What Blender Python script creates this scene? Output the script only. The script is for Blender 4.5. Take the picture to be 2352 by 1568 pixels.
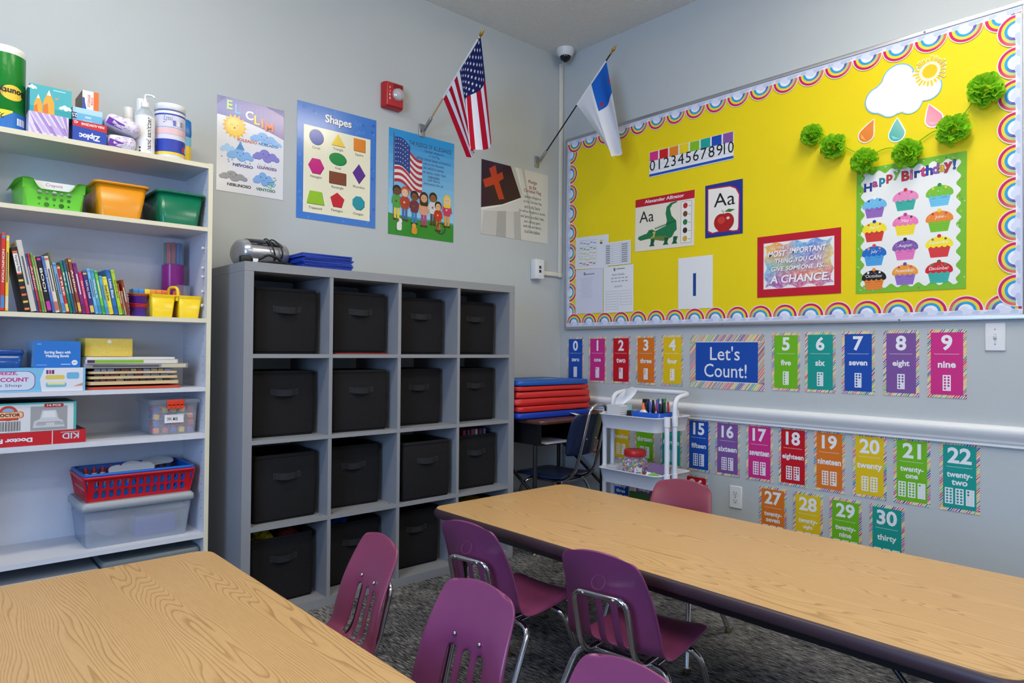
import bpy, bmesh, math, random
from mathutils import Vector, Matrix
for _o in list(bpy.data.objects): bpy.data.objects.remove(_o)
S = bpy.context.scene
COL = S.collection
PI = math.pi
random.seed(7)

# ---------------------------------------------------------------- camera
_yaw, _pitch, _roll = 0.7353, 0.0132, 0.0084
_f = Vector((math.sin(_yaw)*math.cos(_pitch), math.cos(_yaw)*math.cos(_pitch), math.sin(_pitch)))
_r = Vector((math.cos(_yaw), -math.sin(_yaw), 0)); _u = _r.cross(_f)
_r2 = math.cos(_roll)*_r + math.sin(_roll)*_u; _u2 = -math.sin(_roll)*_r + math.cos(_roll)*_u
cam = bpy.data.cameras.new('camera'); cam_o = bpy.data.objects.new('camera', cam); COL.objects.link(cam_o)
cam.sensor_fit = 'HORIZONTAL'; cam.sensor_width = 36.0; cam.lens = 36.0*1574.6/2352
cam.clip_start = 0.02
_m = Matrix((_r2, _u2, -_f)).transposed().to_4x4(); _m.translation = (-3.2856, -3.1569, 1.1186)
cam_o.matrix_world = _m
S.camera = cam_o

# ---------------------------------------------------------------- light and exposure
S.view_settings.view_transform = 'Standard'; S.view_settings.look = 'None'
S.view_settings.gamma = 1.0; S.view_settings.use_curve_mapping = False
S.view_settings.exposure = 0.0
LAMP_POWER = 21.0             # radiance of the ceiling light diffusers
LAMP_TINT = (1.0, 0.93, 0.79)
WINDOW_POWER = 120.0          # daylight entering through the window behind the left side of the camera
WINDOW_TINT = (0.34, 0.56, 1.0)
W = bpy.data.worlds.new('world'); S.world = W; W.use_nodes = True
W.node_tree.nodes['Background'].inputs[0].default_value = (0.55, 0.7, 1.0, 1)
W.node_tree.nodes['Background'].inputs[1].default_value = 1.0
_wl = bpy.data.lights.new('window_daylight', 'AREA'); _wl.shape = 'RECTANGLE'; _wl.size = 2.2; _wl.size_y = 1.5
_wl.energy = WINDOW_POWER; _wl.color = WINDOW_TINT
_wo = bpy.data.objects.new('window_daylight', _wl); COL.objects.link(_wo)
_wo.location = (-5.93, -3.3, 1.65); _wo.rotation_euler = (0, -PI/2, 0)

# ---------------------------------------------------------------- helpers
def lin(v):
    v = v/255.0
    return v/12.92 if v <= 0.04045 else ((v+0.055)/1.055)**2.4
def C(r, g=None, b=None):
    if g is None: g = b = r
    return (lin(r), lin(g), lin(b), 1.0)
MATS = {}
def mat(name, col=(.5,.5,.5,1), rough=.5, metal=0.0, noise=None, bump=None, spec=.5, attr=False, coat=0.0):
    if name in MATS: return MATS[name]
    m = bpy.data.materials.new(name); m.use_nodes = True; MATS[name] = m
    N = m.node_tree.nodes; L = m.node_tree.links; P = N['Principled BSDF']
    P.inputs['Roughness'].default_value = rough; P.inputs['Metallic'].default_value = metal
    P.inputs['Specular IOR Level'].default_value = spec
    if coat: P.inputs['Coat Weight'].default_value = coat; P.inputs['Coat Roughness'].default_value = .12
    P.inputs['Base Color'].default_value = col
    src = None
    if attr:
        a = N.new('ShaderNodeAttribute'); a.attribute_name = 'Col'; src = a.outputs['Color']
    tc = N.new('ShaderNodeTexCoord')
    if noise:
        sc, amt = noise
        n = N.new('ShaderNodeTexNoise'); n.inputs['Scale'].default_value = sc; n.inputs['Detail'].default_value = 3
        L.new(tc.outputs['Object'], n.inputs['Vector'])
        mr = N.new('ShaderNodeMapRange'); mr.inputs['To Min'].default_value = 1-amt; mr.inputs['To Max'].default_value = 1+amt
        L.new(n.outputs['Fac'], mr.inputs['Value'])
        mx = N.new('ShaderNodeMix'); mx.data_type = 'RGBA'; mx.blend_type = 'MULTIPLY'; mx.inputs['Factor'].default_value = 1
        if src: L.new(src, mx.inputs['A'])
        else: mx.inputs['A'].default_value = col
        cb = N.new('ShaderNodeCombineColor')
        for k in range(3): L.new(mr.outputs['Result'], cb.inputs[k])
        L.new(cb.outputs['Color'], mx.inputs['B']); src = mx.outputs['Result']
    if src: L.new(src, P.inputs['Base Color'])
    if bump:
        sc, st = bump
        n = N.new('ShaderNodeTexNoise'); n.inputs['Scale'].default_value = sc; n.inputs['Detail'].default_value = 2
        L.new(tc.outputs['Object'], n.inputs['Vector'])
        b = N.new('ShaderNodeBump'); b.inputs['Strength'].default_value = st; b.inputs['Distance'].default_value = .004
        L.new(n.outputs['Fac'], b.inputs['Height']); L.new(b.outputs['Normal'], P.inputs['Normal'])
    return m
def clear(name, tint=(.95,.97,1,1), body=(.8,.85,.9,1), fac=.22, rough=.15):
    """see-through moulded plastic: a mix of plain transparency and a milky glossy body"""
    if name in MATS: return MATS[name]
    m = bpy.data.materials.new(name); m.use_nodes = True; MATS[name] = m
    N = m.node_tree.nodes; L = m.node_tree.links; P = N['Principled BSDF']; O = N['Material Output']
    P.inputs['Base Color'].default_value = body; P.inputs['Roughness'].default_value = rough
    t = N.new('ShaderNodeBsdfTransparent'); t.inputs[0].default_value = tint
    x = N.new('ShaderNodeMixShader'); x.inputs[0].default_value = fac
    L.new(t.outputs[0], x.inputs[1]); L.new(P.outputs[0], x.inputs[2]); L.new(x.outputs[0], O.inputs[0])
    return m

def rrect(hx, hy, r, n=4, cx=0, cy=0):
    r = min(r, hx*.999, hy*.999); out = []
    for k, (sx, sy) in enumerate(((1,1),(-1,1),(-1,-1),(1,-1))):
        for i in range(n+1):
            a = k*PI/2 + i/n*PI/2
            out.append((cx+sx*(hx-r)+r*math.cos(a), cy+sy*(hy-r)+r*math.sin(a)))
    return out
def ell(cx, cy, rx, ry=None, n=24, a0=0):
    ry = rx if ry is None else ry
    return [(cx+rx*math.cos(a0+2*PI*i/n), cy+ry*math.sin(a0+2*PI*i/n)) for i in range(n)]
def star(cx, cy, r, ri, n=5, a0=PI/2):
    return [(cx+(r if i%2==0 else ri)*math.cos(a0+PI*i/n), cy+(r if i%2==0 else ri)*math.sin(a0+PI*i/n)) for i in range(2*n)]
def fillet(pts, r, n=5):
    P = [Vector(p) for p in pts]; out = [P[0]]
    for i in range(1, len(P)-1):
        a = P[i-1]-P[i]; b = P[i+1]-P[i]
        rr = min(r, a.length*.49, b.length*.49)
        A = P[i]+a.normalized()*rr; B = P[i]+b.normalized()*rr
        for k in range(n+1):
            t = k/n; out.append(A*(1-t)**2 + P[i]*2*t*(1-t) + B*t*t)
    out.append(P[-1]); return out
def catmull(pts, per=6):
    P = [Vector(p) for p in pts]; out = []
    for i in range(len(P)-1):
        p0 = P[max(i-1,0)]; p1 = P[i]; p2 = P[i+1]; p3 = P[min(i+2,len(P)-1)]
        for k in range(per):
            t = k/per
            out.append(.5*((2*p1)+(p2-p0)*t+(2*p0-5*p1+4*p2-p3)*t*t+(3*p1-p0-3*p2+p3)*t**3))
    out.append(P[-1]); return out
_TXT = {}
def text_geo(s, bold=0.0, shear=0.0, space=1.0):
    key = (s, bold, shear, space)
    if key in _TXT: return _TXT[key]
    c = bpy.data.curves.new('t', 'FONT'); c.body = s; c.resolution_u = 3; c.offset = bold; c.shear = shear
    c.space_character = space; c.fill_mode = 'FRONT'; c.align_x = 'CENTER'
    o = bpy.data.objects.new('t', c); COL.objects.link(o)
    bpy.context.view_layer.update()
    me = bpy.data.meshes.new_from_object(o.evaluated_get(bpy.context.evaluated_depsgraph_get()))
    v = [(p.co.x, p.co.y) for p in me.vertices]; f = [tuple(p.vertices) for p in me.polygons]
    bpy.data.objects.remove(o); bpy.data.curves.remove(c); bpy.data.meshes.remove(me)
    xs = [p[0] for p in v] or [0]; ys = [p[1] for p in v] or [0]
    bb = (min(xs), max(xs), min(ys), max(ys))
    _TXT[key] = (v, f, bb); return _TXT[key]

class MB:
    """collects polygons of one part, then links them as one mesh object"""
    def __init__(s): s.v=[]; s.f=[]; s.c=[]; s.mi=[]; s.sm=[]; s.L=0.00003; s.w=0.0
    def add(s, V, F, col=None, mi=0, smooth=False, M=None):
        b = len(s.v)
        for p in V:
            p = Vector(p)
            s.v.append(tuple(M @ p) if M is not None else tuple(p))
        for f in F:
            s.f.append(tuple(b+i for i in f)); s.c.append(col); s.mi.append(mi); s.sm.append(smooth)
    def box(s, x0,x1,y0,y1,z0,z1, col=None, mi=0, M=None):
        V = [(x,y,z) for x in (x0,x1) for y in (y0,y1) for z in (z0,z1)]
        s.add(V, [(0,1,3,2),(4,6,7,5),(0,4,5,1),(2,3,7,6),(0,2,6,4),(1,5,7,3)], col, mi, False, M)
    def rbox(s, x0,x1,y0,y1,z0,z1, r=.004, seg=2, col=None, mi=0, M=None, smooth=True):
        bm = bmesh.new(); bmesh.ops.create_cube(bm, size=1)
        for v in bm.verts: v.co = Vector(((x0+x1)/2+v.co.x*(x1-x0), (y0+y1)/2+v.co.y*(y1-y0), (z0+z1)/2+v.co.z*(z1-z0)))
        bmesh.ops.bevel(bm, geom=list(bm.edges), offset=r, segments=seg, profile=.5, affect='EDGES')
        bm.verts.ensure_lookup_table()
        s.add([v.co.copy() for v in bm.verts], [tuple(v.index for v in f.verts) for f in bm.faces], col, mi, smooth, M); bm.free()
    def loft(s, rings, cap0=True, cap1=True, col=None, mi=0, smooth=True, M=None):
        n = len(rings[0]); V = [p for r in rings for p in r]; F = []
        for k in range(len(rings)-1):
            for i in range(n):
                j = (i+1)%n; F.append((k*n+i, k*n+j, (k+1)*n+j, (k+1)*n+i))
        s.add(V, F, col, mi, smooth, M)
        if cap0: s.add(rings[0], [tuple(range(n))[::-1]], col, mi, False, M)
        if cap1: s.add(rings[-1], [tuple(range(n))], col, mi, False, M)
    def rings(s, R, r=.01, n=4, **k):
        """R: (hx, hy, z[, radius]) rounded rectangles"""
        s.loft([[(x,y,q[2]) for x,y in rrect(q[0],q[1],q[3] if len(q)>3 else r,n)] for q in R], **k)
    def lathe(s, prof, n=24, col=None, mi=0, smooth=True, M=None, cap0=True, cap1=True):
        s.loft([[(r*math.cos(2*PI*i/n), r*math.sin(2*PI*i/n), z) for i in range(n)] for r,z in prof], cap0, cap1, col, mi, smooth, M)
    def tube(s, path, r, n=8, col=None, mi=0, M=None, closed=False):
        P = [Vector(p) for p in path]; rings = []; up = None
        for i, p in enumerate(P):
            a = P[i-1] if (i>0 or closed) else P[i]; b = P[(i+1)%len(P)] if (i<len(P)-1 or closed) else P[i]
            t = (b-a).normalized()
            if up is None:
                up = t.orthogonal().normalized()
            else:
                up = (up - t*up.dot(t)).normalized()
            bi = t.cross(up)
            rr = r[i] if isinstance(r, (list,tuple)) else r
            rings.append([p+up*rr*math.cos(2*PI*k/n)+bi*rr*math.sin(2*PI*k/n) for k in range(n)])
        if closed: rings.append(rings[0])
        s.loft(rings, not closed, not closed, col, mi, True, M)
    def prism(s, poly, z0, z1, col=None, mi=0, M=None, smooth=False):
        n = len(poly); V = [(x,y,z0) for x,y in poly]+[(x,y,z1) for x,y in poly]
        s.add(V, [tuple(range(n))[::-1], tuple(range(n,2*n))], col, mi, False, M)
        s.add(V, [(i,(i+1)%n,(i+1)%n+n,i+n) for i in range(n)], col, mi, smooth, M)
    # ---- flat print: layered in local x (right) / y (up), z towards the viewer
    def poly(s, pts, col, up=True):
        s.w += s.L if up else 8e-6
        s.add([(x,y,s.w) for x,y in pts], [tuple(range(len(pts)))], col)
    def rect(s, x0,y0,x1,y1, col, up=True): s.poly([(x0,y0),(x1,y0),(x1,y1),(x0,y1)], col, up)
    def stroke(s, pts, wd, col, up=True, closed=False):
        s.w += s.L if up else 8e-6
        P = [Vector((a,b)) for a,b in pts]; n = len(P); V = []; F = []
        for i in range(n):
            a = P[i-1] if (i>0 or closed) else P[i]; b = P[(i+1)%n] if (i<n-1 or closed) else P[i]
            t = (b-a); t = t.normalized() if t.length>1e-9 else Vector((1,0)); q = Vector((-t.y,t.x))*wd/2
            V += [(P[i].x+q.x,P[i].y+q.y,s.w),(P[i].x-q.x,P[i].y-q.y,s.w)]
        m = n if closed else n-1
        for i in range(m):
            j = (i+1)%n; F.append((2*i,2*i+1,2*j+1,2*j))
        s.add(V, F, col)
    def text(s, t, cx, cy, h, col, w=None, bold=.0, shear=.0, rot=0, space=1.0, wmax=None, up=True, warp=None):
        """h: height of the drawn glyph box; w: exact width"""
        s.w += s.L if up else 8e-6
        v, f, bb = text_geo(t, bold, shear, space)
        sy = h/max(1e-6, bb[3]-bb[2]); sx = sy
        if w: sx = w/max(1e-6, bb[1]-bb[0])
        if wmax and (bb[1]-bb[0])*sx > wmax: sx = wmax/(bb[1]-bb[0])
        ca, sa = math.cos(rot), math.sin(rot); V = []
        for x, y in v:
            x = (x-(bb[0]+bb[1])/2)*sx; y = (y-(bb[2]+bb[3])/2)*sy
            X = cx+x*ca-y*sa; Y = cy+x*sa+y*ca
            if warp: X, Y = warp(X, Y)
            V.append((X, Y, s.w))
        s.add(V, f, col)
    def build(s, name, m, parent=None, loc=(0,0,0), rot=(0,0,0), mods=None):
        me = bpy.data.meshes.new(name); me.from_pydata(s.v, [], s.f)
        for mm in (m if isinstance(m, (list,tuple)) else [m]): me.materials.append(mm)
        me.polygons.foreach_set('material_index', s.mi); me.polygons.foreach_set('use_smooth', s.sm)
        if any(c is not None for c in s.c):
            a = me.color_attributes.new('Col', 'FLOAT_COLOR', 'CORNER'); buf = []
            for p, c in zip(me.polygons, s.c):
                cc = c or (1,1,1,1)
                if isinstance(cc[0], (tuple, list)):
                    for k in range(p.loop_total): buf += list(cc[k % len(cc)])
                else: buf += list(cc)*p.loop_total
            a.data.foreach_set('color', buf)
        me.update()
        o = bpy.data.objects.new(name, me); COL.objects.link(o)
        o.location = loc; o.rotation_euler = rot
        if parent: o.parent = parent
        return o
def tag(o, label=None, cat=None, group=None, kind=None):
    if label: o['label'] = label
    if cat: o['category'] = cat
    if group: o['group'] = group
    if kind: o['kind'] = kind
    return o
def thing(name, label, cat, loc=(0,0,0), rot=(0,0,0), group=None):
    o = bpy.data.objects.new(name, None); COL.objects.link(o); o.empty_display_size = .05
    o.location = loc; o.rotation_euler = rot
    return tag(o, label, cat, group)
def dup(root, loc=None, rot=None, label=None):
    r = root.copy(); COL.objects.link(r)
    if loc is not None: r.location = loc
    if rot is not None: r.rotation_euler = rot
    if label: r['label'] = label
    for ch in list(root.children):
        c = ch.copy(); COL.objects.link(c); c.parent = r
        for g in list(ch.children):
            d = g.copy(); COL.objects.link(d); d.parent = c
    return r
ON_A = (PI/2, 0, 0)            # print facing the room from the back wall: x right, y up
ON_B = (PI/2, 0, -PI/2)        # the same for the right wall
def bx(name, m, parent, *a, col=None):
    b = MB(); b.box(*a, col=col); return b.build(name, m, parent)
def rb(name, m, parent, *a, r=.003, seg=2, col=None):
    b = MB(); b.rbox(*a, r=r, seg=seg, col=col); return b.build(name, m, parent)
def T(x=0,y=0,z=0): return Matrix.Translation((x,y,z))

# ---------------------------------------------------------------- shared materials
PAPER = mat('printed_paper', rough=.55, attr=True, spec=.3)
GLOSSY = mat('laminated_print', rough=.16, attr=True, spec=.45)
CARD = mat('printed_cardboard', rough=.42, attr=True)
PLAST = mat('coloured_plastic', rough=.32, attr=True)
FABRIC = mat('coloured_cloth', rough=.9, attr=True, bump=(300,.15), spec=.1)
CHROME = mat('chrome_tube', C(200,200,205), rough=.14, metal=1.0)
STEEL = mat('brushed_steel', C(170,172,175), rough=.35, metal=1.0)
WHITE = mat('white_plastic', C(228,228,226), rough=.35)
BLACK = mat('black_plastic', C(22,22,24), rough=.4)

# ================================================================ the room
H = 3.069
X0, Y0 = -6.0, -6.2
def surf_mat(name, col, bscale, bstr, rough=.75, amt=.03, nscale=1.2, dist=.003):
    m = bpy.data.materials.new(name); m.use_nodes = True; MATS[name] = m
    N = m.node_tree.nodes; L = m.node_tree.links; P = N['Principled BSDF']; P.inputs['Roughness'].default_value = rough
    P.inputs['Specular IOR Level'].default_value = .3
    tc = N.new('ShaderNodeTexCoord')
    n = N.new('ShaderNodeTexNoise'); n.inputs['Scale'].default_value = nscale; n.inputs['Detail'].default_value = 4; L.new(tc.outputs['Object'], n.inputs['Vector'])
    cr = N.new('ShaderNodeValToRGB'); cr.color_ramp.elements[0].position = .3; cr.color_ramp.elements[1].position = .7
    cr.color_ramp.elements[0].color = tuple(c*(1-amt) for c in col[:3])+(1,); cr.color_ramp.elements[1].color = tuple(c*(1+amt) for c in col[:3])+(1,)
    L.new(n.outputs['Fac'], cr.inputs['Fac']); L.new(cr.outputs['Color'], P.inputs['Base Color'])
    b = N.new('ShaderNodeTexNoise'); b.inputs['Scale'].default_value = bscale; b.inputs['Detail'].default_value = 3; L.new(tc.outputs['Object'], b.inputs['Vector'])
    bp = N.new('ShaderNodeBump'); bp.inputs['Strength'].default_value = bstr; bp.inputs['Distance'].default_value = dist
    L.new(b.outputs['Fac'], bp.inputs['Height']); L.new(bp.outputs['Normal'], P.inputs['Normal'])
    return m
WALL = surf_mat('pale_grey_wall_paint', C(188,193,193), 160, .12)
CEIL = surf_mat('textured_ceiling', C(236,234,228), 95, .9, .9, dist=.012)
TRIM = mat('white_trim_paint', C(232,232,230), rough=.3)
# carpet: streaky charcoal tiles
CARPET = bpy.data.materials.new('streaky_carpet'); CARPET.use_nodes = True
N = CARPET.node_tree.nodes; L = CARPET.node_tree.links; P = N['Principled BSDF']; P.inputs['Roughness'].default_value = .95; P.inputs['Specular IOR Level'].default_value = .05
tc = N.new('ShaderNodeTexCoord')
mp = N.new('ShaderNodeMapping'); mp.inputs['Scale'].default_value = (170, 22, 1); mp.inputs['Rotation'].default_value = (0,0,.02); L.new(tc.outputs['Object'], mp.inputs['Vector'])
n1 = N.new('ShaderNodeTexNoise'); n1.inputs['Scale'].default_value = 1; n1.inputs['Detail'].default_value = 3; n1.inputs['Roughness'].default_value = .7; L.new(mp.outputs['Vector'], n1.inputs['Vector'])
n2 = N.new('ShaderNodeTexNoise'); n2.inputs['Scale'].default_value = 5; n2.inputs['Detail'].default_value = 3; L.new(tc.outputs['Object'], n2.inputs['Vector'])
n3 = N.new('ShaderNodeTexNoise'); n3.inputs['Scale'].default_value = 420; n3.inputs['Detail'].default_value = 1; L.new(tc.outputs['Object'], n3.inputs['Vector'])
ma = N.new('ShaderNodeMath'); ma.operation = 'MULTIPLY_ADD'; ma.inputs[1].default_value = 1.0; L.new(n1.outputs['Fac'], ma.inputs[0])
mb = N.new('ShaderNodeMath'); mb.operation = 'MULTIPLY_ADD'; mb.inputs[1].default_value = .45; L.new(n3.outputs['Fac'], mb.inputs[0]); 
mc = N.new('ShaderNodeMath'); mc.operation = 'MULTIPLY'; mc.inputs[1].default_value = .30; L.new(n2.outputs['Fac'], mc.inputs[0])
L.new(mc.outputs[0], mb.inputs[2]); L.new(mb.outputs[0], ma.inputs[2])
cr = N.new('ShaderNodeValToRGB'); e = cr.color_ramp.elements; e[0].position = .70; e[0].color = C(18,20,26); e[1].position = 1.08; e[1].color = C(158,156,152)
e2 = cr.color_ramp.elements.new(.86); e2.color = C(84,84,88)
L.new(ma.outputs[0], cr.inputs['Fac']); L.new(cr.outputs['Color'], P.inputs['Base Color'])
bp = N.new('ShaderNodeBump'); bp.inputs['Strength'].default_value = .6; bp.inputs['Distance'].default_value = .004; L.new(n3.outputs['Fac'], bp.inputs['Height']); L.new(bp.outputs['Normal'], P.inputs['Normal'])

def struct(o, label=None):
    o['kind'] = 'structure'
    if label: o['label'] = label
    return o
struct(bx('floor', CARPET, None, X0-.1,.1, Y0-.1,.1, -.1,0), 'charcoal streaky carpet tile floor')
struct(bx('ceiling', CEIL, None, X0-.1,.1, Y0-.1,.1, H,H+.1), 'white stippled ceiling')
struct(bx('wall_back', WALL, None, X0-.1,.1, 0,.1, 0,H), 'pale grey wall behind the shelves with posters')
struct(bx('wall_right', WALL, None, 0,.1, Y0,0, 0,H), 'pale grey wall with the yellow bulletin board')
struct(bx('wall_front', WALL, None, X0-.1,.1, Y0-.1,Y0, 0,H), 'pale grey wall behind the camera')
_b = MB()   # left wall with the window opening
for a in ((-4.4,-2.2,0,.9),(-4.4,-2.2,2.4,H),(Y0,-4.4,0,H),(-2.2,0,0,H)): _b.box(X0-.1,X0, a[0],a[1], a[2],a[3])
struct(_b.build('wall_left', WALL), 'pale grey wall with the window, left of the camera')
_w = MB()
for a in ((-4.4,-2.2,.9,.95),(-4.4,-2.2,2.35,2.4),(-4.4,-4.35,.9,2.4),(-2.25,-2.2,.9,2.4),(-3.325,-3.275,.9,2.4)): _w.box(X0-.08,X0-.02, *a)
_wf = struct(_w.build('window_1', TRIM), 'white framed window left of the camera')
struct(bx('baseboard_right', TRIM, None, -.014,-.001, Y0,-.001, .001,.09), 'white baseboard along the right wall')
# moulded chair rail on the right wall (profile in x/z swept along y)
_prof = [(0,.749),(-.010,.749),(-.012,.754),(-.008,.758),(-.009,.764),(-.014,.766),(-.012,.772),(-.016,.780),(-.024,.792),(-.030,.806),(-.031,.818),(-.026,.828),(-.018,.834),(-.008,.836),(0,.836)]
_b = MB(); n = len(_prof)
_b.add([(x,Y0,z) for x,z in _prof]+[(x,-.002,z) for x,z in _prof], [(i,i+1,i+1+n,i+n) for i in range(n-1)], smooth=True)
_b.add([(x,Y0,z) for x,z in _prof], [tuple(range(n))]); _b.add([(x,-.002,z) for x,z in _prof], [tuple(range(n))[::-1]])
struct(_b.build('trim_1', TRIM), 'white moulded chair rail along the right wall')

# ceiling lights (out of view; their glare shows on the posters and on the board)
LAMP = bpy.data.materials.new('lit_diffuser'); LAMP.use_nodes = True
P = LAMP.node_tree.nodes['Principled BSDF']; P.inputs['Base Color'].default_value = (1,1,1,1)
P.inputs['Emission Color'].default_value = LAMP_TINT+(1,); P.inputs['Emission Strength'].default_value = LAMP_POWER
for i, (x, y, lb) in enumerate(((-3.0,-1.25,'ceiling light above the far end of the front table'),(-1.05,-2.4,'ceiling light nearest the bulletin board'),
                             (-3.0,-3.9,'ceiling light above the camera'),(-1.05,-5.0,'ceiling light in the near right corner'))):
    t = thing('ceiling_light', lb, 'light', (x,y,H), group='ceiling lights')
    for sx in (-1,1):
        b = MB(); b.box(min(sx*.60,sx*.62),max(sx*.60,sx*.62),-.15,.15,-.085,-.001); b.build('end_cap', WHITE, t)
    b = MB(); b.box(-.60,.60,-.14,.14,-.015,-.001); b.build('base_plate', WHITE, t)
    pf = [(-.145,-.016),(-.140,-.050),(-.115,-.074),(-.07,-.082),(.07,-.082),(.115,-.074),(.140,-.050),(.145,-.016)]
    d = MB(); d.add([(sx*.599,y_,z_) for sx in (-1,1) for y_,z_ in pf], [(i,i+1,i+9,i+8) for i in range(7)]); d.build('diffuser', LAMP, t)
_p = MB(); _p.box(X0-.055,X0-.05,-4.35,-3.325,.95,2.35); _p.box(X0-.055,X0-.05,-3.275,-2.25,.95,2.35)
_p.build('window_pane', clear('window_glass', (1,1,1,1), (1,1,1,1), .06, .02), _wf)

# ================================================================ white bookcase
BOOKW = mat('white_melamine', C(214,216,222), rough=.45, noise=(60,.02))
CREAM = mat('cream_edge_band', C(226,218,190), rough=.5)
bc = thing('bookcase', 'tall white bookcase with cream edges, full of classroom supplies', 'bookcase', (-2.79,-.155,0))
def bpart(name, m, x0,x1,y0,y1,z0,z1, parent=None):
    b = MB(); b.box(x0+2.79,x1+2.79,y0+.155,y1+.155,z0,z1); return b.build(name, m, parent or bc)
BL, BR, BF = -3.25, -2.337, -.306
for xa, xb in ((BL,BL+.017),(BR-.017,BR)):
    p = bpart('side_panel', BOOKW, xa,xb, BF+.0015,-.006, 0,1.859)
    bpart('edge_band', CREAM, xa,xb, BF,BF+.0015, 0,1.859, p)
bpart('back_panel', BOOKW, BL+.017,BR-.017, -.012,-.006, .06,1.838)
SH = [(1.838,1.856),(1.585,1.601),(1.2195,1.236),(.946,.962),(.759,.778),(.364,.382),(.06,.08)]
for z0, z1 in SH:
    p = bpart('shelf', BOOKW, BL+.0172,BR-.0172, BF+.0017,-.0122, z0,z1)
    bpart('edge_band', CREAM if z0 > 1.0 else BOOKW, BL+.0172,BR-.0172, BF+.0002,BF+.0017, z0,z1, p)
bpart('kick_board', BOOKW, BL+.0172,BR-.0172, BF+.03,BF+.045, 0,.06)
for z in (1.52,1.44,1.405,1.345,1.29):   # shelf pins left in the right side
    b = MB(); b.lathe([(.003,0),(.003,.004),(.007,.0041),(.006,.012)], 8, M=Matrix.Translation((BR-.0171+2.79,BF+.035+.155,z)) @ Matrix.Rotation(-PI/2,4,'Y')); b.build('shelf_pin', WHITE, bc)
b = MB()
for z in [1.82-.032*i for i in range(44)]:
    for y in (BF+.035,-.05):
        b.lathe([(.0022,0),(.0022,.0004)], 6, M=Matrix.Translation((BR-.0171+2.79,y+.155,z)) @ Matrix.Rotation(-PI/2,4,'Y'))
tag(b.build('pin_holes', BLACK, bc), kind='stuff')

# ================================================================ grey cube unit
GREYM = mat('grey_melamine', C(142,144,148), rough=.5, noise=(35,.03))
UL, UR, UF, UB = -2.239, -.769, -.395, -.005
TT, CC = .038, .336; GG = (1.47-2*TT-4*CC)/3
ux, uy = (UL+UR)/2, (UF+UB)/2
cu = thing('cube_shelf', 'grey four by four cube storage shelf holding dark fabric bins', 'shelf', (ux,uy,0))
def upart(name, x0,x1,y0,y1,z0,z1, m=None):
    b = MB(); b.box(x0-ux,x1-ux,y0-uy,y1-uy,z0,z1); return b.build(name, m or GREYM, cu)
upart('top_panel', UL,UR,UF,UB,1.47-TT+.0007,1.47); upart('bottom_panel', UL,UR,UF,UB,0,TT)
for xa in (UL, UR-TT): upart('side_panel', xa,xa+TT,UF,UB,TT,1.47-TT)
for k in (1,2,3):
    z = 1.47-TT-k*CC-k*GG
    upart('shelf', UL+TT,UR-TT,UF,UB,z,z+GG)
for k in (1,2,3):
    x = UL+TT+k*CC+(k-1)*GG
    for r in range(4):
        z = TT+r*(CC+GG); upart('divider', x,x+GG,UF+.001,UB,z,z+CC)
RAIL = mat('pale_rail', C(150,160,175), rough=.5)
for k in range(4):
    x = UL+TT+k*(CC+GG); upart('back_rail', x,x+CC,-.02,-.008,1.47-TT-.06,1.47-TT-.005, RAIL)
for k in range(4):     # steel brackets and cam screws
    x = UL+TT+k*(CC+GG)
    for xx in (x+.02,x+CC-.02):
        b = MB(); b.lathe([(.004,0),(.004,.002)],8,M=T(xx-ux,UF+.03-uy,.3907)); b.build('cam_screw', CHROME, cu)

# fabric bins
BINM = mat('charcoal_felt', C(37,36,37), rough=.95, noise=(260,.28), bump=(330,.5), spec=.1)
BINP = mat('charcoal_piping', C(33,33,35), rough=.9, spec=.1)
def make_bin():
    t = thing('fabric_bin', 'x', 'storage bin', group='dark fabric cube bins in the grey shelf')
    hx, hy, h = .1375, .1375, .28
    b = MB(); b.rings([(hx-.003,hy-.003,0,.012),(hx,hy,.02,.012),(hx+.002,hy+.002,.15,.012),(hx,hy,h-.006,.012),(hx-.001,hy-.001,h,.012),(hx-.005,hy-.005,h,.010),(hx-.005,hy-.005,.01,.010)], n=3)
    b.build('body', BINM, t)
    for zz in (h-.012,.012):
        b = MB(); b.tube([(x,y,zz) for x,y in rrect(hx+.001,hy+.001,.012,3)], .0022, 6, closed=True); b.build('piping', BINP, t)
    b = MB(); zc = h*.68
    path = [(-.062,0),(-.045,.002),(-.03,.013),(0,.017),(.03,.012),(.045,.002),(.062,0)]
    pp = catmull([(a,-hy-.003-d,0) for a,d in path], 4)
    V = []; 
    for p in pp:
        dz = -.005*(1-(p.x/.062)**2)
        V += [(p.x,p.y,zc+.014+dz),(p.x,p.y,zc-.014+dz),(p.x,p.y+.003,zc-.014+dz),(p.x,p.y+.003,zc+.014+dz)]
    F = []
    for i in range(len(pp)-1):
        for k in range(4): F.append((4*i+k,4*i+(k+1)%4,4*i+4+(k+1)%4,4*i+4+k))
    b.add(V,F,smooth=False)
    b.build('handle', mat('charcoal_webbing', C(48,48,50), rough=.9, bump=(500,.4), spec=.1), t)
    for sx in (-1,1):
        b = MB(); b.tube([(sx*.053+a,-hy-.0072,zc+c_) for a,c_ in ((-.007,-.008),(.007,-.008),(.007,.008),(-.007,.008))], .0007, 4, closed=True)
        b.build('stitching', mat('grey_thread', C(66,66,68), rough=.9), t)
    return t
bin0 = make_bin(); first = True
YF = [(-.338,-.335,-.315,-.308),(-.322,-.357,-.300,-.312),(-.347,-.296,-.383,-.330),(-.326,-.295,-.292,-.326)]
ROT = [(0,.01,-.01,0),(.0,-.02,.01,.02),(.03,-.02,.0,-.01),(.02,.03,.0,.0)]
rown = ['top','second','third','bottom']; coln = ['leftmost','second','third','rightmost']
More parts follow.
